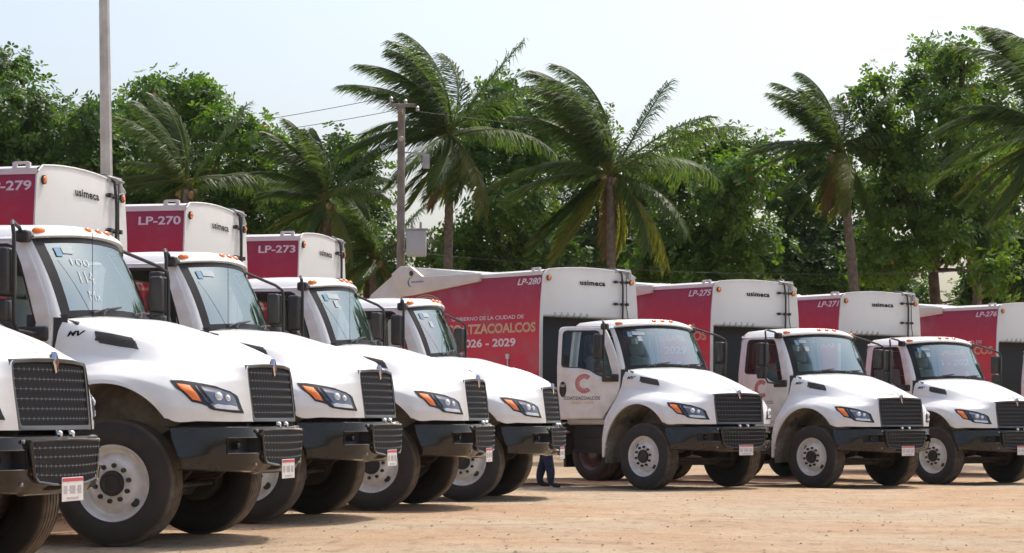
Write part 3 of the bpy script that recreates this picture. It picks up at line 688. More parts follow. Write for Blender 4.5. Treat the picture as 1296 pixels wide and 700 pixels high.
    for k in range(31):
        y = -.5 + 1.0 * k / 30; zb = .665 + .06 * max(0, (abs(y) - .4) / .1) ** 1.5
        mb.grid([[(lx(y, z) - .018, y - .006, z) for z in (zb, .8, .942)], [(lx(y, z) - .003, y, z) for z in (zb, .8, .942)], [(lx(y, z) - .018, y + .006, z) for z in (zb, .8, .942)]])
    tag(mb.build('lower_grille_slats', GB, bp), kind='stuff')
    mb = MB(); mbs = MB()
    for k in range(4):
        z = .715 + .062 * k; wd = .47 + .012 * k
        mb.tube([(lx(y, z) + .0, y, z + .012 * (abs(y) / .5) ** 2 * (1 - k / 3)) for y in [-wd + 2 * wd * i / 10 for i in range(11)]], .002, 6)
        for j in range(17):
            y = -wd + 2 * wd * j / 16; x = lx(y, z) + .003; z2 = z + .012 * (abs(y) / .5) ** 2 * (1 - k / 3)
            mbs.add([(x + .006, y, z2), (x, y - .008, z2), (x, y + .008, z2), (x, y, z2 + .014), (x, y, z2 - .014)], [(0, 1, 3), (0, 3, 2), (0, 2, 4), (0, 4, 1)])
    tag(mb.build('lower_grille_bars', GB, bp), kind='stuff'); tag(mbs.build('lower_grille_studs', STUD, bp, smooth=0), kind='stuff')
    # licence plate, red strip at the top, characters too small to read
    mb = MB(); X = 1.128; mb.box(X - .004, X, -.168, .168, .538, .70); pl = mb.build('license_plate', PLATEW, root, bevel=.002, seg=1)
    mb = MB(); mb.box(X, X + .0015, -.16, .16, .672, .695); mb.build('plate_strip', PLATER, pl)
    mb = MB(); rr = random.Random(4)
    for k in range(9):
        if k in (2, 6): mb.box(X, X + .0015, -.142 + .0315 * k + .008, -.142 + .0315 * k + .022, .612, .618); continue
        y = -.142 + .0315 * k; mb.box(X, X + .0015, y, y + .007, .588, .645); mb.box(X, X + .0015, y + .016, y + .022, .588, .645)
        if rr.random() < .6: mb.box(X, X + .002, y + .001, y + .021, .636, .645)
        if rr.random() < .5: mb.box(X, X + .002, y + .001, y + .021, .612, .620)
    mb.box(X, X + .0015, -.09, .09, .553, .566); mb.build('plate_marks', GREYM, pl)
    # ---- running gear
    mb = MB()
    for y in (-.43, .43): mb.box(-7.0, .92, y - .04, y + .04, .78, 1.04)
    for x in (.7, -.8, -2.2, -3.6, -4.6, -5.8, -6.8): mb.box(x - .05, x + .05, -.40, .40, .82, 1.0)
    mb.box(.45, 1.0, -.5, .5, .78, .98)
    mb.build('chassis_frame', CHASSIS, root, bevel=.008)
    mb = MB(); mb.tube([(0, -.92, .50), (0, -.72, .50), (0, -.6, .42), (0, .6, .42), (0, .72, .50), (0, .92, .50)], [.06, .06, .055, .055, .06, .06], 10)
    mb.tube([(.16, -.82, .47), (.16, .82, .47)], .02, 8)
    for sd in (-1, 1):
        mb.box(-.07, .20, sd * .80 - .05, sd * .80 + .05, .42, .62)
        mb.tube([(.24, sd * .66, .56), (.24, sd * .66, .72)], .075, 12)
        mb.tube([(.12, sd * .52, .50), (.16, sd * .52, .95)], .035, 8)
    mb.build('front_axle', CHASSIS, root)
    for sd in (-1, 1):
        mb = MB()
        for k in range(3): mb.tube([(-.72, sd * .43, .80 - k * .02), (-.35, sd * .43, .60 - k * .03), (0, sd * .43, .55 - k * .03), (.35, sd * .43, .60 - k * .03), (.72 - .1 * k, sd * .43, .78 - k * .02)], .018, 6)
        mb.build('leaf_spring', CHASSIS, root)
    BRASS = simple('brass', (.30, .22, .11), .4, metal=.7)
    for sd in (-1, 1):
        mb = MB()
        for k in range(4): mb.tube([(.30, sd * (.60 + .05 * k), .58 + .02 * (k % 2)), (.36, sd * (.60 + .05 * k), .60 + .02 * (k % 2))], .016, 8)
        mb.tube([(.36, sd * .62, .60), (.42, sd * .75, .66), (.3, sd * .95, .60)], .008, 6)
        tag(mb.build('brake_fittings', BRASS, root), kind='stuff')
    mb = MB(); mb.tube([(-5.2, -.95, .52), (-5.2, .95, .52)], .075, 12); mb.lathe([(.0005, -.2), (.12, -.18), (.2, -.06), (.2, .06), (.12, .18), (.0005, .2)], (-5.2, 0, .52), 'x', 16); mb.build('rear_axle', CHASSIS, root)
    mb = MB(); mb.tube([(-1.0, 0, .72), (-5.1, 0, .56)], .05, 10); mb.build('drive_shaft', CHASSIS, root)
    mb = MB(); mb.box(-.7, .7, -.32, .32, .62, 1.35); mb.box(-1.6, -.7, -.2, .2, .6, 1.0); mb.build('engine_block', CHASSIS, root, bevel=.03)
    for sd in (-1, 1):
        # step box / battery box below the door
        mb = MB(); mb.box(-1.62, -.84, sd * .62 if sd > 0 else -.98, sd * .98 if sd > 0 else -.62, .56, .98)
        for z in (.58, .80): mb.box(-1.60, -.86, sd * .98 if sd > 0 else -1.04, sd * 1.04 if sd > 0 else -.98, z, z + .035)
        mb.build('step_box', BLACK, root, bevel=.015)
        mb = MB(); mb.lathe([(.0005, -.55), (.25, -.55), (.27, -.52), (.27, .52), (.25, .55), (.0005, .55)], (-2.5, sd * .80, .78), 'x', 28); mb.build('fuel_tank', CHASSIS, root)
        mb = MB(); mb.box(-4.3, -3.2, sd * .55 if sd > 0 else -1.02, sd * 1.02 if sd > 0 else -.55, .62, 1.08); mb.build('tool_box', CHASSIS, root, bevel=.02)
        build_wheel(root, 0, sd); build_wheel(root, -5.2, sd, dual=True)
        mb = MB(); mb.box(-5.95, -5.90, sd * .45 if sd > 0 else -1.1, sd * 1.1 if sd > 0 else -.45, .25, 1.1); mb.build('mud_flap', BLACK, root)
    # ---- refuse body
    XF, XR = -2.2, -5.6
    Zp = [1.22, 1.5, 1.8, 2.2, 2.6, 3.0, 3.25, 3.435]
    mb = MB()
    for sd in (-1, 1):   # upper rail, corner posts
        mb.grid([[(x, sd * (bs(3.435) + o), z) for o, z in ((.004, 3.43), (.010, 3.432), (.008, 3.49), (-.02, 3.505), (-.12, 3.525))] for x in (XR, -3.64, XF)])
        mb.grid([[(XF - .018, sd * (bs(z) + .002), z), (XF - .014, sd * (bs(z) + .006), z), (XF, sd * (bs(z) + .002), z), (XF, sd * (bs(z) - .06), z), (XF - .10, sd * (bs(z) - .06), z)] for z in Zp])
        mb.grid([[(x, sd * (bs(1.22) + o), z) for o, z in ((0.004, 1.224), (.008, 1.20), (0, 1.12), (-.1, 1.12))] for x in (XR, XF)])
    # roof skin
    RY = [-1.0, -.75, -.5, -.25, 0, .25, .5, .75, 1.0]
    def rz(y): return 3.525 + .055 * (1 - (y / 1.0) ** 2)
    mb.grid([[(x, y * .98, rz(y)) for y in RY] for x in (XR, -4, XF)])
    # front wall: shallow pyramid with an arched top
    top = [(-1.095, 3.455)] + [(y * .98, rz(y)) for y in RY] + [(1.095, 3.455)]
    bot = [(-1.155, 2.79), (1.155, 2.79)]
    ap = (XF + .035, .03, 3.13)
    T_ = [(XF, y, z) for y, z in top]
    vs = T_ + [(XF, 1.155, 2.79), (XF, -1.155, 2.79), ap]; n = len(T_)
    mb.add(vs, [(k, n + 2, k + 1) for k in range(n - 1)] + [(n - 1, n + 2, n), (n, n + 2, n + 1), (n + 1, n + 2, 0)])
    mb.grid([[(XF, -1.155, 2.79), (XF, 1.155, 2.79)], [(XF - .02, -1.15, 2.765), (XF - .02, 1.15, 2.765)], [(XF - .35, -1.1, 2.765), (XF - .35, 1.1, 2.765)]])
    body = mb.build('refuse_body', BODYW, root, smooth=12)
    mb = MB(); mb.grid([[(XF - .32, y, z) for z in (1.15, 2.80)] for y in (-1.1, 0, 1.1)]); mb.grid([[(x, y, 1.13) for y in (-1.12, 1.12)] for x in (XR, XF - .3)]); mb.build('body_bulkhead', DARKIN, body)
    # rim of the front wall
    mb = MB(); mb.tube([(XF + .004, y, z + .004) for y, z in top], .011, 6); mb.build('front_rim', BODYW, body)
    for sd in (-1, 1):
        mb = MB(); mb.grid([[(x, sd * bs(z), z) for z in Zp] for x in (XR, -4.4, -3.2, XF - .012)]); sp = mb.build('side_panel', RED, body, smooth=60); sp['side'] = sd
        mb = MB(); mb.tube([(XF + .01, sd * .985, 3.385), (XF + .03, sd * .985, 3.385)], .047, 16)
        mb.tube([(XF + .03, sd * .985, 3.385), (XF + .045, sd * .985, 3.385)], [.038, .02], 14, m=1); mb.build('clearance_lamp', [BLACK, ORANGE], body)
        # lifting lug
        mb = MB(); x0 = XF - .07
        mb.box(x0 - .20, x0 - .155, sd * 1.08 - .02, sd * 1.08 + .02, 3.47, 3.55); mb.box(x0 - .055, x0 - .01, sd * 1.08 - .02, sd * 1.08 + .02, 3.47, 3.55); mb.box(x0 - .185, x0 - .025, sd * 1.08 - .018, sd * 1.08 + .018, 3.535, 3.558)
        mb.build('lifting_lug', BODYW, body, bevel=.006)
        # tailgate arm
        side = [(-3.64, 3.38), (-3.64, 3.515), (-5.06, 3.525), (-5.36, 3.71), (-5.61, 3.73), (-5.85, 3.60), (-5.6, 3.2), (-5.27, 3.215)]
        mb = MB(); mb.prism([(x, sd * 1.09, z) for x, z in side], (0, sd * .075, 0)); mb.build('tailgate_arm', BEIGE, body, bevel=.008)
        mb = MB(); mb.tube([(-5.32, sd * 1.165, 3.59), (-5.32, sd * 1.18, 3.59)], .045, 14); mb.build('side_lamp', BLACK, body)
    tgo = [(-5.61, 3.62), (-5.8, 3.62), (-6.45, 3.27), (-6.95, 2.55), (-7.05, 1.5), (-6.9, 1.0), (-6.4, .88), (-5.62, 1.0)]
    mb = MB(); mb.prism([(x, -1.12, z) for x, z in tgo], (0, 2.24, 0)); mb.build('tailgate', BEIGE, body, bevel=.02)
    mb = MB(); mb.prism([(-3.95, -.95, 3.52), (-3.95, -.95, 3.555), (-5.36, -.95, 3.70), (-5.65, -.95, 3.72), (-5.65, -.95, 3.52)], (0, 1.9, 0)); mb.build('roof_cover', BODYW, body, bevel=.01)
    # hydraulic hose and clips on the front wall
    def fw(y, z): # x of the pyramid face, approximate
        u = max(0, 1 - max(abs(y - .03) / 1.12, (z - 3.13) / .42 if z > 3.13 else (3.13 - z) / .34)); return XF + .035 * u
    mb = MB(); mb.tube([(XF - .25, .56, 3.60), (XF - .02, .66, 3.60), (fw(.72, 3.52) + .04, .72, 3.53), (fw(.735, 3.3) + .045, .735, 3.3), (fw(.735, 3.0) + .045, .735, 3.0), (XF + .03, .75, 2.6), (XF - .1, .75, 2.2)], .017, 8)
    mb.tube([(XF - .2, .80, 3.57), (XF + .03, .845, 3.52), (XF + .035, .85, 3.2), (XF + .03, .86, 2.95), (XF + .02, .92, 2.7)], .007, 6)
    mb.build('hydraulic_hose', BLACK, body)
    for z in (3.38, 3.01):
        mb = MB(); mb.tube([(XF + .03, .52, z), (XF + .05, .62, z), (XF + .05, .84, z)], .010, 6)
        for y in (.58, .735, .85): mb.box(XF + .02, XF + .07, y - .022, y + .022, z - .022, z + .022)
        mb.build('hose_clip', BLACK, body)
    mb = MB(); mb.box(XF - .12, XF + .02, .60, .98, 3.535, 3.60); mb.box(XF - .10, XF + .03, .90, .97, 3.44, 3.57); mb.tube([(XF + .02, .62, 3.58), (XF + .05, .72, 3.57), (XF + .05, .95, 3.55)], .014, 6); mb.build('hose_bracket', STEEL, body, bevel=.008)
    mb = MB(); rr = random.Random(3)
    for k in range(6):
        y = -.85 + .15 * k; mb.box(XF - .04, XF + .005, y, y + .05, 2.76, 2.83 + .03 * rr.random())
    tag(mb.build('valve_fittings', STEEL, body, bevel=.006), kind='stuff')
    mb = MB(); mb.box(-.95 - 1.25, -.9 - 1.25, -.5, -.1, 2.70, 2.725)
    # maker's name on the front wall
    vs, fs_ = text_fit('usimeca', .60, .08, bold=.03, spacing=1.1); mb = MB(); o0 = -.27
    def face_x(y, z):
        # exact facet heights of the pyramid by planes
        A = Vector((XF, 0, rz(0))); 
        f1 = 1 - max(0, (z - 3.13)) / (rz(y) - 3.13)          # towards the top edge
        f2 = 1 - max(0, (y - .03)) / (1.10 - .03)             # towards the left edge
        return XF + .035 * max(0, min(f1, f2))
    mb.add([(face_x(o0 + a, 3.30 + b_) + .014, o0 + a, 3.30 + b_) for a, b_ in vs], fs_); mb.build('maker_lettering', LETK, body, recalc=False, smooth=0)
    # latch on the side
    mb = MB(); mb.box(-2.97, -2.90, -(bs(2.1) + .03), -(bs(2.1)), 2.08, 2.16); mb.tube([(-2.93, -(bs(2.0) + .02), 2.10), (-2.93, -(bs(1.8) + .02), 1.55)], .012, 6); mb.build('side_latch', BODYW, body, bevel=.006)
    # printing on the right-hand side panel
    sp = [c for c in body.children if c.name.startswith('side_panel') and c['side'] < 0][0]
    for s_, x0, wd, z0, h_, mt, bold in (('GOBIERNO DE LA CIUDAD DE', -4.30, 1.72, 2.735, .062, LETW, .008), ('COATZACOALCOS', -4.42, 2.12, 2.515, .150, LETT, .035), ('2026 - 2029', -4.10, 1.34, 2.29, .125, LETW, .03)):
        mb = MB(); side_text(mb, text_fit(s_, wd, h_, bold=bold), x0, z0, bs, .006); mb.build('lettering', mt, sp, recalc=False, smooth=0)
    mb = MB()
    for r0, r1 in ((.62, .635), (.585, .60), (.30, .315), (.27, .282)): ring_emblem(mb, -4.98, 2.58, r0, r1, R(40), bs, .006)
    for k in range(22):
        a = R(44) + R(272) * k / 21
        def pt(r, aa): z = 2.58 + r * math.sin(aa); return (-4.98 + r * math.cos(aa), -(bs(z) + .006), z)
        da = R(2.0) if k % 2 else R(4.2)
        mb.add([pt(.34, a - da), pt(.56, a - da * .6), pt(.56, a + da * .6), pt(.34, a + da)], [(0, 1, 2, 3)])
    for k in range(21):
        a = R(50) + R(260) * k / 20; ring = [pt(.45 + .03 * math.cos(t_), a + .055 * math.sin(t_)) for t_ in [2 * math.pi * i / 8 for i in range(8)]]; mb.add(ring, [tuple(range(8))])
    mb.build('panel_emblem', LETT, sp, recalc=False, smooth=0)
    mb = MB(); ay = lambda z: 1.165
    P0, P1 = [], []
    for k in range(17):
        a = R(60) + R(230) * k / 16; th = .028 * math.sin(math.pi * k / 16) + .002
        P0.append((-5.33 + .085 * math.cos(a), -1.171, 3.44 + .085 * math.sin(a))); P1.append((-5.33 + (.085 - th) * math.cos(a), -1.171, 3.44 + (.085 - th) * math.sin(a)))
    o = len(mb.f); mb.grid([P0, P1]); mb.m = [1 if k < 7 else 0 for k in range(len(mb.f))]
    side_text(mb, text_fit('ecotec', .31, .045, bold=.01), -5.31, 3.425, ay, .006, m=0); mb.build('tailgate_logo', [LOGOB, LOGOG], body, recalc=False, smooth=0)
    return root
def children(o): return list(o.children)
def copy_tree(o, parent=None, skip=None):
    if skip and skip(o): return None
    c = o.copy(); COL.objects.link(c); c.parent = parent; ORI[c] = ORI[o]
    for ch in children(o): copy_tree(ch, c, skip)
    return c
# ------------------------------------------------------------------ where the trucks stand
# x, distance, heading (degrees from the view axis), ground level, plate number, label
TR = [
 ('A', -4.07, 15.25, 76.3, .011, None, 'white garbage truck cut by the left edge, only hood nose, grille and bumper showing'),
 ('B', -3.00, 19.03, 77.6, .058, None, 'white garbage truck with 114 written on its windshield, wheel behind the leftmost grille'),
 ('C', -2.30, 22.44, 77.1, .085, 'LP-279', 'white garbage truck with number LP-279 on its maroon body, third from the left'),
 ('D', -1.37, 26.03, 78.7, .050, 'LP-270', 'white garbage truck with number LP-270 on its maroon body'),
 ('E', -0.43, 29.87, 78.8, .009, 'LP-273', 'white garbage truck with number LP-273, its nose in front of the man in jeans'),
 ('G', 2.83, 34.98, 44.4, -.024, 'LP-280', 'white garbage truck with number LP-280 and full city name on its red side, door ajar'),
 ('H', 5.78, 37.35, 42.4, -.076, 'LP-275', 'white garbage truck with number LP-275, between LP-280 and LP-271'),
 ('I', 8.39, 40.27, 39.5, -.113, 'LP-271', 'white garbage truck with number LP-271, its nose cut by the right edge'),
 ('J', 12.22, 44.3, 40.0, -.12, 'LP-276', 'garbage truck with number LP-276 at the right edge, cab out of the picture'),
]
# ground level: smooth interpolation through the truck positions
_pts = [(a[1], a[2], a[4]) for a in TR] + [(x, y, 0.) for x in (-14, 0, 14) for y in (4, 60)] + [(-14, 30, .03), (20, 30, -.1), (5, 18, .0), (6, 27, -.02)]
def gz(x, y):
    sw = 0.; sv = 0.
    for px, py, pz in _pts:
        d2 = (x - px) ** 2 + (y - py) ** 2 + .6
        q = 1 / (d2 * d2); sw += q; sv += q * pz
    return sv / sw
# ------------------------------------------------------------------ ground
def axis(lo, hi, step, far, grow=1.35):
    v = [lo + step * i for i in range(int((hi - lo) / step) + 1)]
    a, s = v[-1], step
    while a < far: s *= grow; a += s; v.append(a)
    a, s = v[0], step
    while a > -far: s *= grow; a -= s; v.insert(0, a)
    return v
GX = axis(-11, 15, .2, 420); GY = axis(8, 66, .22, 420)
mb = MB()
def gh(x, y):
    z = gz(x, y) if (-40 < x < 40 and -10 < y < 90) else 0
    if -12 < x < 16 and 7 < y < 68:
        z += .014 * noise.noise(Vector((x * .5, y * .5, 0))) + .012 * noise.noise(Vector((x * 1.3, y * .9, 5))) + .008 * noise.noise(Vector((x * 2.4, y * 1.9, 9)))
    return z
mb.grid([[(x, y, gh(x, y)) for y in GY] for x in GX])
SAND, t, b = new_mat('sandy_ground')
def cn(v): return v
c = mixc(t, noise_fac(t, .22, .40, .60, 6), (.435, .285, .172), (.43, .35, .245))
c = mixc(t, noise_fac(t, 1.8, .50, .72, 8, stretch=(.7, 1.1, 1), rough=.68), c, (.32, .205, .125))
c = mixc(t, noise_fac(t, .7, .50, .75, 8, stretch=(.6, .8, 1), rough=.7), c, (.52, .41, .28))
c = mixc(t, noise_fac(t, 5.5, .54, .70, 8, stretch=(1, .4, 1), rough=.72), c, (.23, .15, .095))
c = mixc(t, noise_fac(t, 16, .60, .70, 6, stretch=(.8, 1.1, 1)), c, (.22, .14, .085))
c = mixc(t, noise_fac(t, 70, .56, .8, 3), c, (.56, .47, .35))
wv = N(t, 'ShaderNodeTexWave'); wv.bands_direction = 'Y'; wv.inputs['Scale'].default_value = .32; wv.inputs['Distortion'].default_value = 5.0; wv.inputs['Detail'].default_value = 4; wv.inputs['Detail Scale'].default_value = 1.6
tcw = N(t, 'ShaderNodeTexCoord'); mpw = N(t, 'ShaderNodeMapping'); mpw.inputs['Rotation'].default_value = (0, 0, R(8)); mpw.inputs['Scale'].default_value = (.35, 1, 1); t.links.new(tcw.outputs['Object'], mpw.inputs[0]); t.links.new(mpw.outputs[0], wv.inputs[0])
mw = N(t, 'ShaderNodeMapRange'); mw.inputs['From Min'].default_value = .6; mw.inputs['From Max'].default_value = 1.0; mw.inputs['To Max'].default_value = .15; t.links.new(wv.outputs['Fac'], mw.inputs['Value'])
c = mixc(t, mw.outputs[0], c, (.33, .215, .13))
t.links.new(c, b.inputs['Base Color']); b.inputs['Roughness'].default_value = .95; b.inputs['Specular IOR Level'].default_value = .15
bpn = N(t, 'ShaderNodeBump'); bpn.inputs['Strength'].default_value = .8; bpn.inputs['Distance'].default_value = .03
t.links.new(noise_fac(t, 14, .2, .8, 8, rough=.7), bpn.inputs['Height']); t.links.new(bpn.outputs[0], b.inputs['Normal'])
tag(mb.build('ground', SAND, smooth=180, recalc=False), kind='structure')
# pebbles and clods
rnd = random.Random(11)
mb = MB()
for k in range(3200):
    d = 12 + 26 * rnd.random() ** 1.4; x = (rnd.uniform(-40, 1340) - 648) / F * d; r = .004 + .014 * rnd.random() ** 5
    z = gh(x, d); a0 = rnd.random() * 6
    vs = [(x + r * rnd.uniform(.7, 1.4) * math.cos(a0 + i * 1.257), d + r * rnd.uniform(.7, 1.4) * math.sin(a0 + i * 1.257), z + r * rnd.uniform(-.1, .25)) for i in range(5)] + [(x + r * .2, d, z + r * rnd.uniform(.6, 1.0)), (x, d, z - r)]
    mb.add(vs, [(i, (i + 1) % 5, 5) for i in range(5)] + [((i + 1) % 5, i, 6) for i in range(5)])
tag(mb.build('pebbles', simple('pebble', (.33, .24, .17), .9, col2=(.17, .125, .09), vscale=.9), smooth=0, recalc=False), 'small stones and clods scattered over the sandy ground', 'gravel', kind='stuff')
MARKW = simple('marker_white', (.56, .60, .60), .7)
# ------------------------------------------------------------------ trucks
proto = make_truck()
LEFT = 'ABCDE'
trucks = {}
base_names = {}
for i, (key, x, d, th, dz, num, lab) in enumerate(TR):
    if i == 0:
        r = None
    # the near windows of the left row are wound down
    skip = (lambda o: o.name.split('.')[0] == 'window_glass' and o.get('side') == -1) if key in 'BCDE' else None
    r = copy_tree(proto, None, skip) if i < len(TR) - 1 else proto
    trucks[key] = r
    r.location = (x, d, dz); r.rotation_euler = (0, 0, R(th - 90))
    tag(r, lab, 'garbage truck', 'garbage trucks parked in two rows')
for key, x, d, th, dz, num, lab in TR:
    r = trucks[key]
    body = [c for c in r.children if c.name.startswith('refuse_body')][0]
    if num:
        sp = [c for c in body.children if c.name.startswith('side_panel') and c['side'] < 0][0]
        mb = MB()
        if key in LEFT: side_text(mb, text_fit(num, .51, .092, bold=.025), -2.765, 3.275, bs, .006)
        else: side_text(mb, text_fit(num, .54, .10, bold=.025, shear=.25), -2.775, 3.285, bs, .006)
        mb.build('number', LETW, sp, recalc=False, smooth=0)
    if key == 'G':
        dr = [c for c in r.children if c.name.startswith('door') and c.location.y < 0][0]; dr.rotation_euler = (0, 0, R(25))
    ws = [c for c in r.children if c.name.startswith('windshield')][0]
    def wpt(y, z, o):
        u = max(-.92, min(.92, y / .95)); ab = abs(u) ** 2.6
        v = (z - (1.915 - .04 * u * u)) / .67
        bul = .03 * math.sin(math.pi * v)
        return (-.335 - .165 * ab + (-.26 - .04 * ab) * v + bul * .7 + o, u * (.985 - .06 * v), z + bul * .3)
    def wrect(mb, y0, y1, z0, z1, o=.006, m=0):
        mb.grid([[wpt(y0 + (y1 - y0) * i / 4, z0 + (z1 - z0) * j / 2, o) for j in range(3)] for i in range(5)], m)
    mb = MB(); wrect(mb, -.79, -.72, 2.39, 2.47, m=1); wrect(mb, -.71, -.58 + .05 * (ord(key) % 3), 2.42, 2.48)
    if key in 'GHIDE': wrect(mb, -.64, -.56, 2.28 + .02 * (ord(key) % 3), 2.36 + .02 * (ord(key) % 3))
    mb.build('windshield_sticker', [STICK, STICKB], ws, recalc=False, smooth=0)
    if key in 'BCDE':
        mb = MB(); mb.tube([(-.385, -.62, 1.84), (-.385, -.62, 2.60)], .0028, 5); mb.build('antenna', BLACK, r)
    if key == 'B':
        mb = MB()
        for s_, y0, wd, z0, h_ in (('100', -.66, .24, 2.32, .06), ('114', -.62, .19, 2.17, .11), ('Mx', -.57, .16, 2.03, .085)):
            vs, fs_ = text_fit(s_, wd, h_, bold=-.018); mb.add([wpt(y0 + a, z0 + b_, .007) for a, b_ in vs], fs_)
        mb.build('marker_writing', MARKW, ws, recalc=False, smooth=0)
# ------------------------------------------------------------------ foliage
def leafmat(name, c1, c2, trans, rough=.45, dead=None):
    m = bpy.data.materials.new(name); m.use_nodes = True; t = m.node_tree; t.nodes.clear()
    out = N(t, 'ShaderNodeOutputMaterial')
    g = N(t, 'ShaderNodeNewGeometry')
    col = mixc(t, g.outputs['Random Per Island'], c1, c2)
    if dead:
        th = N(t, 'ShaderNodeMath', operation='GREATER_THAN'); th.inputs[1].default_value = .996; t.links.new(g.outputs['Random Per Island'], th.inputs[0]); col = mixc(t, th.outputs[0], col, dead)
    df = N(t, 'ShaderNodeBsdfPrincipled'); df.inputs['Roughness'].default_value = rough; t.links.new(col, df.inputs['Base Color']); df.inputs['Specular IOR Level'].default_value = .4
    tr = N(t, 'ShaderNodeBsdfTranslucent'); hs = N(t, 'ShaderNodeHueSaturation'); hs.inputs['Hue'].default_value = .485; hs.inputs['Saturation'].default_value = 1.1; hs.inputs['Value'].default_value = 1.9
    t.links.new(col, hs.inputs['Color']); t.links.new(hs.outputs[0], tr.inputs[0])
    mx = N(t, 'ShaderNodeMixShader'); mx.inputs[0].default_value = trans
    t.links.new(df.outputs[0], mx.inputs[1]); t.links.new(tr.outputs[0], mx.inputs[2]); t.links.new(mx.outputs[0], out.inputs[0]); return m
LEAFS = [leafmat('broad_leaf_mid', (.04, .10, .014), (.105, .195, .028), .42, dead=(.22, .11, .03)), leafmat('broad_leaf_dark', (.03, .08, .013), (.07, .14, .022), .4, dead=(.2, .1, .03)), leafmat('broad_leaf_bright', (.055, .12, .016), (.11, .20, .03), .45, dead=(.25, .16, .03))]
PALM = [leafmat('palm_leaflet', (.04, .085, .018), (.09, .145, .03), .5, .45), leafmat('palm_leaflet_old', (.10, .135, .022), (.17, .18, .032), .5, .5), leafmat('palm_frond_dead', (.19, .15, .05), (.15, .10, .045), .35, .8)]
BARK = simple('bark_grey_brown', (.14, .105, .075), .9, col2=(.07, .052, .038), vscale=6, bump=.5, bscale=18)
PBARK = simple('palm_bark', (.19, .155, .12), .9, col2=(.10, .08, .06), vscale=9, bump=.6, bscale=14)
def leaf(mb, p, d, up, L, W):
    d = d.normalized(); s = d.cross(up)
    if s.length < 1e-3: s = d.cross(Vector((1, 0, 0)))
    s.normalize(); n = s.cross(d)
    mb.add([p, p + d * L * .35 + s * W * .36 + n * L * .03, p + d * L * .75 + s * W * .5 - n * L * .02, p + d * L - n * L * .10, p + d * L * .75 - s * W * .5 - n * L * .02, p + d * L * .35 - s * W * .36 + n * L * .03, p + d * L * .55 - n * L * .05],
           [(0, 1, 6), (1, 2, 6), (2, 3, 6), (3, 4, 6), (4, 5, 6), (5, 0, 6)])
def tree(label, D, blobs, trunk_px, seed, mat, dens=1., name='broadleaf_tree'):
    rg = random.Random(seed)
    base = at(trunk_px, YH, D); base.z = gz(base.x, D) - .1
    root = empty(name, base); tag(root, label, 'tree', 'broadleaf trees behind the trucks')
    cr = MB(); tk = MB()
    cents = []
    for px, py, rp in blobs:
        dd = D + rg.uniform(-1.6, 1.6); c = at(px, py, dd); r = rp / F * dd; cents.append((c, r))
    # trunk and limbs
    zc = sum(c.z for c, r in cents) / len(cents)
    fork = Vector((base.x + rg.uniform(-.2, .2), D + .8, base.z + (zc - base.z) * .62))
    tk.tube([base, base.lerp(fork, .5) + Vector((rg.uniform(-.1, .1), 0, 0)), fork], [.24, .19, .14], 9)
    for c, r in cents:
        mid = fork.lerp(c, .5) + Vector((rg.uniform(-.4, .4), rg.uniform(-.4, .4), rg.uniform(.0, .5)))
        tk.tube([fork, mid, c], [.085, .055, .02], 6)
        for k in range(4):
            e = c + Vector((rg.gauss(0, 1), rg.gauss(0, 1), rg.gauss(0, .8))).normalized() * r * .8
            tk.tube([mid.lerp(c, .6), c.lerp(e, .5), e], [.04, .028, .01], 4, cap=False)
    for c, r in cents:
        nclump = int(40 * dens * (r / .9) ** 2 * 1.3) + 5
        for k in range(nclump):
            v = Vector((rg.gauss(0, 1), rg.gauss(0, 1), rg.gauss(0, 1))).normalized()
            q = rg.random() ** .45
            p = c + Vector((v.x * r, v.y * r * 1.1, v.z * r * .92)) * q * (1 + .28 * noise.noise(v * 2.3 + c))
            outd = (v * .8 + Vector((0, 0, .55)) + Vector((-.15, 0, 0))).normalized()
            for w_ in range(rg.randint(5, 8)):       # rosettes of large leaves at the twig tips
                o = p + Vector((rg.gauss(0, .23), rg.gauss(0, .23), rg.gauss(0, .18)))
                ax = (outd + Vector((rg.gauss(0, .35), rg.gauss(0, .35), rg.gauss(0, .25)))).normalized()
                a = ax.orthogonal().normalized(); b2 = ax.cross(a); ph = rg.random() * 6.28; nl = rg.randint(5, 7)
                for j in range(nl):
                    tt = ph + 6.283 * j / nl + rg.uniform(-.2, .2); d = (a * math.cos(tt) + b2 * math.sin(tt)) + ax * rg.uniform(.05, .7)
                    L = rg.uniform(.09, .20); leaf(cr, o + d * .03, d + Vector((-.1, 0, -.05)), ax, L, L * .58)
    tk.build('trunk', BARK, root, smooth=60, recalc=False)
    cr.build('crown', mat, root, smooth=0, recalc=False)
    return root
tree('dark green broadleaf tree at the far left, a branch tip standing above its crown', 60, [(20, 150, 62), (72, 172, 55), (-30, 130, 62), (108, 205, 48), (40, 232, 60), (-12, 92, 26), (26, 84, 12), (95, 262, 55), (-20, 210, 60), (120, 155, 26)], 40, 1, LEAFS[1])
tree('wide bright green broadleaf tree behind the street light pole', 62, [(190, 152, 46), (240, 142, 40), (152, 182, 48), (292, 166, 40), (222, 222, 62), (302, 226, 56), (336, 178, 24), (346, 240, 42), (270, 290, 58), (172, 262, 58), (256, 118, 20), (186, 118, 18), (352, 300, 48), (215, 118, 18), (130, 225, 40)], 235, 2, LEAFS[0])
tree('low dark broadleaf tree between the left trees and the utility pole', 65, [(432, 190, 20), (458, 212, 30), (400, 242, 40), (450, 270, 44), (410, 318, 52), (480, 332, 46), (375, 270, 40), (385, 205, 18)], 430, 3, LEAFS[1])
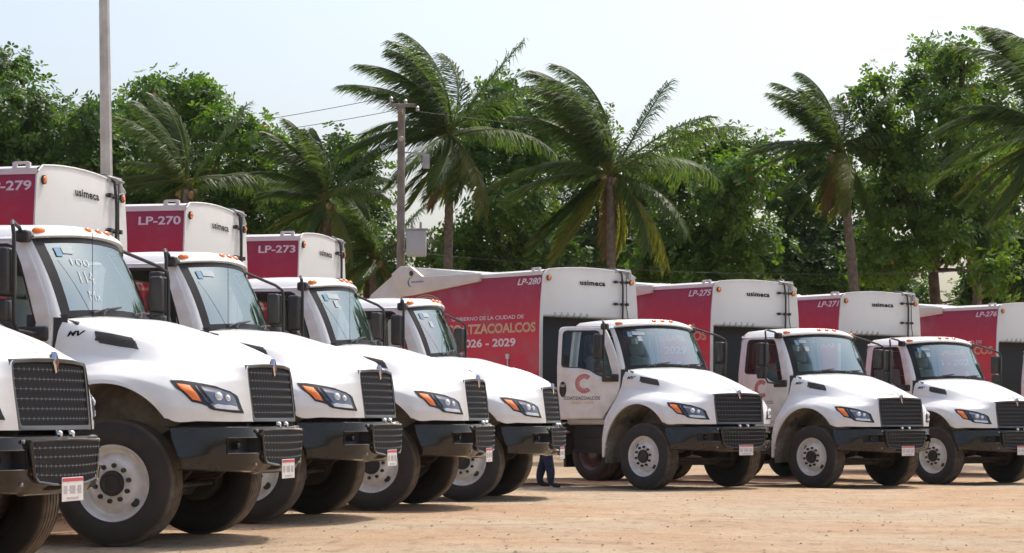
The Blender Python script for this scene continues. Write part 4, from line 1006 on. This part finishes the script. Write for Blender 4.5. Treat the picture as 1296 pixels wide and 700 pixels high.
tree('broadleaf tree standing between the two tallest middle palms', 63, [(622, 132, 26), (652, 152, 36), (604, 196, 40), (672, 192, 42), (642, 250, 56), (592, 296, 38), (700, 158, 30), (716, 205, 40), (662, 310, 48), (600, 160, 22), (612, 340, 40), (640, 112, 12), (556, 330, 30)], 650, 4, LEAFS[0])
tree('dark broadleaf tree directly behind the widest palm', 66, [(742, 168, 34), (760, 222, 48), (722, 280, 52), (800, 300, 48), (770, 320, 48), (815, 240, 36), (700, 330, 40)], 765, 5, LEAFS[1])
tree('rounded sunlit broadleaf tree to the right of the widest palm', 61, [(880, 190, 30), (922, 192, 30), (850, 224, 38), (902, 250, 56), (946, 226, 36), (860, 300, 50), (932, 310, 54), (962, 200, 24), (900, 345, 44), (835, 340, 40)], 900, 6, LEAFS[0])
tree('broadleaf tree behind the slender curved palm', 66, [(1000, 236, 42), (1030, 206, 34), (1010, 300, 54), (978, 335, 40), (1082, 240, 36), (1062, 318, 50), (1030, 345, 40), (1100, 300, 36), (1055, 345, 40)], 1020, 7, LEAFS[1])
tree('tallest broadleaf tree, its loose crown rising above the right trucks', 60, [(1200, 78, 24), (1176, 66, 14), (1222, 70, 14), (1158, 112, 28), (1120, 152, 24), (1200, 142, 46), (1242, 122, 36), (1150, 192, 46), (1222, 212, 56), (1130, 252, 46), (1190, 288, 44), (1112, 330, 40), (1112, 100, 13), (1244, 292, 42), (1090, 130, 14), (1152, 330, 26), (1262, 345, 26), (1100, 185, 22)], 1190, 8, LEAFS[2])
tree('dark broadleaf tree at the right edge behind the cut-off palm', 65, [(1292, 204, 48), (1272, 280, 48), (1312, 332, 50), (1332, 150, 56), (1264, 168, 36), (1240, 365, 26), (1290, 370, 34), (1262, 330, 30), (1240, 395, 30), (1300, 395, 30)], 1310, 9, LEAFS[1])
tree('low broadleaf bush line behind the LP-280 and LP-275 bodies', 68, [(840, 372, 34), (900, 380, 36), (960, 384, 36), (1020, 386, 34), (1080, 380, 36), (1140, 368, 32), (1110, 345, 30), (1165, 385, 20), (1226, 385, 22), (1270, 372, 30), (1310, 375, 34), (780, 372, 34), (660, 352, 34), (600, 352, 34), (720, 362, 34)], 930, 10, LEAFS[1], name='broadleaf_bush')
# ------------------------------------------------------------------ coconut palms
def frond(mb, p0, az, el, L, rg, wind, droop):
    L *= .88; n = 22; ds = L / n
    d = Vector((math.cos(az) * math.cos(el), math.sin(az) * math.cos(el), math.sin(el))); p = p0.copy()
    pts = [p.copy()]; dirs = [d.copy()]
    for i in range(n):
        s = i / n
        d = (d + (Vector((0, 0, -1)) * droop * (.35 + 1.3 * s) + Vector((-1, .05, .12)) * wind * (.5 + s)) * ds).normalized()
        p = p + d * ds; pts.append(p.copy()); dirs.append(d.copy())
    mb.tube(pts, [.034 * (1 - .85 * i / n) + .004 for i in range(n + 1)], 5, m=1)
    K = 110
    for k in range(K):
        s = .09 + .91 * k / (K - 1); f = s * n; i = min(int(f), n - 1); q = pts[i].lerp(pts[i + 1], f - i); t_ = dirs[i]
        sd0 = t_.cross(Vector((0, 0, 1)))
        if sd0.length < .15: sd0 = Vector((-math.sin(az), math.cos(az), 0))
        sd0.normalize(); up = sd0.cross(t_)
        ll = L * .29 * (math.sin(math.pi * (.16 + .74 * s)) ** .6) * rg.uniform(.8, 1.12)
        for sg in (-1, 1):
            if rg.random() < .04: continue
            dd = (sd0 * sg * rg.uniform(.55, .95) + t_ * (.55 + .5 * s) + up * .05 + Vector((-1, 0, .1)) * wind * rg.uniform(1.2, 2.6) + Vector((0, 0, -1)) * rg.uniform(.2, .6)).normalized()
            d2 = (dd + Vector((0, 0, -1)) * rg.uniform(.5, 1.2) + Vector((-1, 0, .1)) * wind * rg.uniform(1.2, 2.4)).normalized()
            w_ = dd.cross(t_)
            if w_.length < .05: w_ = up
            w_ = w_.cross(dd).normalized() * .0155
            a = q; b_ = q + dd * ll * .5; c = b_ + d2 * ll * .5
            mb.add([a - w_ * .5, a + w_ * .5, b_ + w_, b_ - w_, c], [(0, 1, 2, 3), (3, 2, 4)], 0)
COCO = simple('coconut', (.16, .15, .04), .6, col2=(.24, .14, .05), vscale=3)
def palm(label, D, crown, base_px, L, seed, n=20, wind=.29, spec=None, bend=0.):
    rg = random.Random(seed); c = at(crown[0], crown[1], D); b_ = at(base_px, YH, D); b_.z = gz(b_.x, D) - .05
    root = empty('coconut_palm', b_); tag(root, label, 'palm tree', 'coconut palms bent by the wind')
    mb = MB(); pts = []; rad = []
    for i in range(71):
        s = i / 70; x = b_.x + (c.x - b_.x) * s + bend * math.sin(math.pi * s); pts.append(Vector((x, D, b_.z + (c.z - .15 - b_.z) * s))); rad.append((.155 - .05 * s + .10 * max(0, 1 - s * 8)) * (1.05 if i % 2 else .95))
    mb.tube(pts, rad, 10); mb.build('trunk', PBARK, root, smooth=70, recalc=False)
    if spec is None:
        spec = []
        # windward side: the young fronds are thrown over to the left, a few stand out to the right, the old ones hang
        for k in range(n):
            q_ = k / n; j = rg.uniform(-1, 1)
            if q_ < .34: spec.append((R(165 + 105 * j), R(rg.uniform(48, 86))))
            elif q_ < .37: spec.append((R(8 + 10 * j), R(rg.uniform(48, 62))))
            elif q_ < .48: spec.append((R(0 + 45 * j), R(rg.uniform(12, 36))))
            elif q_ < .64: spec.append((R(180 + 50 * j), R(rg.uniform(0, 30))))
            else: spec.append((R(360 * rg.random()), R(rg.uniform(-62, -8))))
    for k, (az, el) in enumerate(spec):
        mb = MB(); LL = L * rg.uniform(.85, 1.08) * (.82 if el < -.2 else 1)
        frond(mb, c + Vector((rg.uniform(-.08, .08), rg.uniform(-.08, .08), rg.uniform(-.15, .1))), az, el, LL, rg, wind * rg.uniform(.75, 1.25) * (.45 if math.cos(az) > .5 else 1), .26 if el > .5 else .40)
        mb.build('frond', [PALM[1] if (el < -.15 and rg.random() < .5) else PALM[0], PALM[1]], root, smooth=0, recalc=False)
    for k in range(1):      # dead brown fronds hanging against the trunk
        mb = MB(); frond(mb, c + Vector((0, 0, -.15)), R(90 + 120 * k + rg.uniform(-40, 40)) , R(rg.uniform(-75, -60)), L * .62, rg, wind * .4, .5); mb.build('dead_frond', [PALM[2], PALM[2]], root, smooth=0, recalc=False)
    for k in range(7):
        mb = MB(); a = rg.random() * 6.28; q = c + Vector((.2 * math.cos(a), .2 * math.sin(a), -.22 + rg.uniform(-.1, .05)))
        mb.lathe([(.0005, -.11), (.06, -.09), (.09, 0), (.07, .08), (.0005, .11)], q, 'z', 10)
        mb.build('coconut', COCO, root, smooth=60)
    return root
palm('tall coconut palm right behind the utility pole', 57, (570, 172), 562, 3.3, 21, 30)
palm('widest coconut palm, above the white front of the LP-280 truck', 55, (772, 216), 778, 3.6, 22, 34)
palm('slender curved coconut palm above the LP-271 truck', 58, (1062, 190), 1078, 2.6, 23, 26, bend=.25)
palm('coconut palm cut by the right edge of the picture', 54, (1338, 165), 1334, 3.6, 24, 34)
palm('coconut palm to the right of the street light pole, among the left trees', 57, (236, 232), 232, 2.9, 25, 20)
palm('dark coconut palm left of the utility pole, above the LP-273 truck', 56, (414, 250), 418, 2.4, 26, 22)
palm('low coconut palm at the foot of the utility pole', 59, (472, 325), 476, 2.3, 27, 20)
palm('coconut palm half hidden between the tallest tree and the right edge', 61, (1236, 268), 1238, 2.6, 28, 18)
# ------------------------------------------------------------------ street light pole, utility pole, wires
CONC = simple('concrete_pole', (.56, .56, .53), .85, col2=(.42, .41, .38), vscale=2.5, bump=.2, bscale=30)
WOODP = simple('weathered_pole', (.25, .22, .185), .9, col2=(.16, .14, .12), vscale=4, bump=.4, bscale=20)
D = 48; b_ = at(140, YH, D); tp = at(131, -60, D)
root = empty('street_light_pole', (b_.x, D, 0)); tag(root, 'pale concrete street light pole rising out of the picture behind the LP-279 truck', 'light pole')
mb = MB(); mb.tube([(b_.x, D, -.1), (b_.x + (tp.x - b_.x) * .5, D, tp.z * .5), (tp.x, D, tp.z)], [.165, .135, .108], 8); mb.build('pole', CONC, root, smooth=20)
mb = MB(); mb.tube([(tp.x, D, tp.z - .2), (tp.x + .3, D, tp.z + .3), (tp.x + 1.3, D, tp.z + .5)], .04, 8); mb.build('lamp_arm', STEEL, root)
mb = MB(); mb.box(tp.x + 1.2, tp.x + 1.9, D - .14, D + .14, tp.z + .42, tp.z + .58); mb.build('lamp_head', STEEL, root, bevel=.05)
D = 52; b_ = at(506, YH, D); tp = at(508, 136, D)
root = empty('utility_pole', (b_.x, D, 0)); tag(root, 'weathered utility pole with crossarm and pale grey box, middle left', 'utility pole')
mb = MB(); mb.tube([(b_.x, D, -.1), (tp.x, D, tp.z)], [.115, .085], 12); mb.build('pole', WOODP, root)
mb = MB(); mb.box(tp.x - .24, tp.x + .36, D - .83, D - .75, tp.z - .10, tp.z - .02); mb.box(tp.x - .05, tp.x + .05, D - .85, D + .85, tp.z - .22, tp.z - .1); mb.build('crossarm', WOODP, root, bevel=.01)
ins = [(tp.x - .2, D - .7, tp.z + .02), (tp.x + .1, D, tp.z + .06), (tp.x + .35, D + .7, tp.z - .0)]
for p in ins:
    mb = MB(); mb.lathe([(.03, 0), (.05, .03), (.03, .06), (.05, .09), (.03, .12), (.0005, .14)], p, 'z', 10); mb.build('insulator', STEEL, root)
q = at(527, 308, D - .3)
mb = MB(); mb.box(q.x - .23, q.x + .23, q.y - .2, q.y + .2, q.z - .30, q.z + .30); tb = mb.build('transformer_box', simple('box_grey', (.40, .41, .42), .5, var=.1), root, bevel=.03)
mb = MB(); mb.box(q.x - .28, q.x + .28, q.y - .23, q.y + .23, q.z + .30, q.z + .335); mb.tube([(q.x - .1, q.y, q.z + .33), (q.x - .1, q.y, q.z + .5)], .03, 8); mb.tube([(q.x + .1, q.y, q.z + .33), (q.x + .1, q.y, q.z + .5)], .03, 8); mb.build('box_lid', STEEL, root, bevel=.008)
mb = MB(); mb.tube([(q.x - .25, q.y + .1, q.z + .1), (tp.x, D, q.z + .1)], .025, 6); mb.tube([(q.x - .25, q.y + .1, q.z - .15), (tp.x, D, q.z - .15)], .025, 6); mb.build('box_bracket', STEEL, root)
q2 = at(536, 205, D - .2)
mb = MB(); mb.tube([(tp.x, D, q2.z + .25), (q2.x + .05, q2.y, q2.z + .2)], .02, 6); mb.box(q2.x - .02, q2.x + .14, q2.y - .06, q2.y + .06, q2.z - .15, q2.z + .18); mb.tube([(tp.x, D, q2.z + .6), (tp.x, D - .12, q2.z + .55)], .06, 8); mb.build('fuse_cutout', STEEL, root)
WIRE = simple('wire', (.05, .05, .05), .6)
def wire(a, b2, sag, r=.010):
    mb = MB(); a, b2 = Vector(a), Vector(b2)
    mb.tube([a.lerp(b2, i / 20) - Vector((0, 0, sag * 4 * (i / 20) * (1 - i / 20))) for i in range(21)], r, 5); return mb
wl = ['overhead wire, uppermost of the three crossing the sky left of the utility pole', 'overhead wire, middle of the three crossing the sky left of the utility pole', 'overhead wire, lowest of the three crossing the sky left of the utility pole']
for k, p in enumerate(ins):
    e = at(-80, 168 + 12 * k, 75)
    tag(wire((p[0], p[1], p[2] + .14 - .22 * k), e, .5, .008).build('overhead_wire', WIRE), wl[k], 'wire', 'wires between the poles')
wl2 = ['overhead wire running right from the utility pole, above the trees', 'overhead wire running right from the utility pole across the palm trunks']
for k, (p, e) in enumerate(((ins[2], at(1400, 175, 62)), (at(508, 318, 51.9), at(1400, 330, 60)))):
    tag(wire(p, e, .45, .006).build('overhead_wire', WIRE), wl2[k], 'wire', 'wires between the poles')
# ------------------------------------------------------------------ the man behind the nose of the LP-273 truck
def skin_mesh(chains, name):
    me = bpy.data.meshes.new(name); vs = []; es = []; rs = []; idx = {}
    for ch in chains:
        prev = None
        for (p, r) in ch:
            k = tuple(round(c_, 4) for c_ in p)
            if k not in idx: idx[k] = len(vs); vs.append(p); rs.append(r)
            if prev is not None: es.append((prev, idx[k]))
            prev = idx[k]
    me.from_pydata(vs, es, []); o = bpy.data.objects.new(name, me); COL.objects.link(o)
    md = o.modifiers.new('Skin', 'SKIN'); md.use_smooth_shade = True
    for i, sv in enumerate(me.skin_vertices[0].data): sv.radius = (rs[i] if isinstance(rs[i], tuple) else (rs[i], rs[i])); sv.use_root = (i == 0)
    o.modifiers.new('Sub', 'SUBSURF').levels = 2
    dg = bpy.context.evaluated_depsgraph_get(); m2 = bpy.data.meshes.new_from_object(o.evaluated_get(dg)); bpy.data.objects.remove(o); return m2
def person():
    # local: x forwards (to the right of the picture), y left, z up; slightly bent forwards
    pel = (0, 0, .84)
    ch = [[(pel, (.15, .12)), ((.03, 0, .98), (.15, .11)), ((.06, 0, 1.14), (.17, .12)), ((.09, 0, 1.27), (.16, .10)), ((.11, 0, 1.34), .06), ((.13, 0, 1.40), .055), ((.145, 0, 1.46), (.085, .075)), ((.15, 0, 1.53), (.08, .075)), ((.15, 0, 1.575), .045)]]
    for sd in (-1, 1):
        fx = .14 if sd < 0 else -.13
        ch.append([(pel, (.15, .12)), ((.0 + fx * .2, sd * .09, .78), .11), ((fx * .5 + .02, sd * .11, .45), .085), ((fx, sd * .12, .22), .075), ((fx - .01, sd * .12, .09), .06), ((fx + .06, sd * .13, .045), (.045, .04)), ((fx + .17, sd * .14, .035), (.042, .03))])
        hx = .34 if sd < 0 else .22
        ch.append([((.09, 0, 1.27), (.16, .10)), ((.09, sd * .19, 1.27), .06), ((.08, sd * .24, 1.10), .047), ((.12, sd * .25, 1.0), .042), ((hx - .06, sd * .24, .93), .032), ((hx, sd * .235, .91), (.04, .022))])
        for j, (dy, L) in enumerate(((-.032, .07), (-.011, .085), (.011, .08), (.032, .06))):
            ch.append([((hx, sd * .235, .91), (.04, .022)), ((hx + .045, sd * .235 + dy, .905), .009), ((hx + .045 + L * .5, sd * .235 + dy * 1.1, .895), .008), ((hx + .04 + L, sd * .235 + dy * 1.1, .87), .007)])
        ch.append([((hx - .02, sd * .235, .915), .02), ((hx + .0, sd * .235 - sd * .05, .90), .010), ((hx + .035, sd * .235 - sd * .065, .885), .008)])
    me = skin_mesh(ch, 'person')
    for mt in (simple('jeans_blue', (.024, .035, .08), .85, col2=(.014, .02, .045), vscale=9), simple('shirt_dark', (.05, .055, .07), .85, var=.2), simple('skin_brown', (.33, .17, .11), .55), simple('shoes_black', (.012, .012, .013), .5), simple('hair_black', (.01, .009, .008), .6)): me.materials.append(mt)
    for p in me.polygons:
        c = p.center
        if c.z < .10: k = 3
        elif c.z < .92 and c.x < .16 and abs(c.y) < .215: k = 0
        elif c.z > 1.545 or (c.z > 1.43 and c.x < .125): k = 4
        elif c.z > 1.345: k = 2
        elif abs(c.y) > .2 and c.z < 1.12: k = 2
        else: k = 1
        p.material_index = k; p.use_smooth = True
    return me
pr_ = bpy.data.objects.new('person', person()); COL.objects.link(pr_)
px_, pd_ = (690 - 648) / F * 35.4, 35.4
pr_.location = (px_, pd_, gz(px_, pd_)); pr_.rotation_euler = (0, 0, R(-20))
tag(pr_, 'person in blue jeans and black shoes standing behind the nose of the LP-273 truck', 'person')
ORI[pr_] = Vector()
mbf = MB()
for (x, y, z, rx, m_) in ((.228, -.030, 1.475, .012, 0), (.228, .030, 1.475, .012, 0)):
    mbf.lathe([(.0005, -rx), (rx * .8, -rx * .6), (rx, 0), (rx * .8, rx * .6), (.0005, rx)], (x - .008, y, z), 'z', 8, m=0)
mbf.tube([(.222, 0, 1.475), (.248, 0, 1.445), (.225, 0, 1.44)], [.008, .014, .010], 6, m=1)
mbf.tube([(.222, -.025, 1.415), (.230, 0, 1.413), (.222, .025, 1.415)], .006, 5, m=0)
for sd in (-1, 1): mbf.lathe([(.0005, -.012), (.022, -.008), (.026, .0), (.02, .008), (.0005, .010)], (.145, sd * .088, 1.465), 'y', 10, m=1)
fo = mbf.build('face_features', [simple('dark_eye', (.03, .02, .015), .4), simple('skin_light', (.34, .18, .12), .55)]); fo.parent = pr_

# ------------------------------------------------------------------ hazy sea air
hz, t, b = new_mat('haze_air'); t.nodes.remove(b)
pv = N(t, 'ShaderNodeVolumePrincipled'); pv.inputs['Color'].default_value = (.93, .96, .97, 1); pv.inputs['Density'].default_value = .0001; pv.inputs['Anisotropy'].default_value = .2
t.links.new(pv.outputs[0], [n for n in t.nodes if n.type == 'OUTPUT_MATERIAL'][0].inputs['Volume'])
gx0, gx1, gy0, gy1 = min(GX) - 20, max(GX) + 20, min(GY) - 20, max(GY) + 20
mb = MB(); mb.box(gx0, gx1, gy0, gy1, -1.2, 14.5); tag(mb.build('haze', hz, smooth=0), 'pale hazy air over the yard', 'haze', kind='stuff')
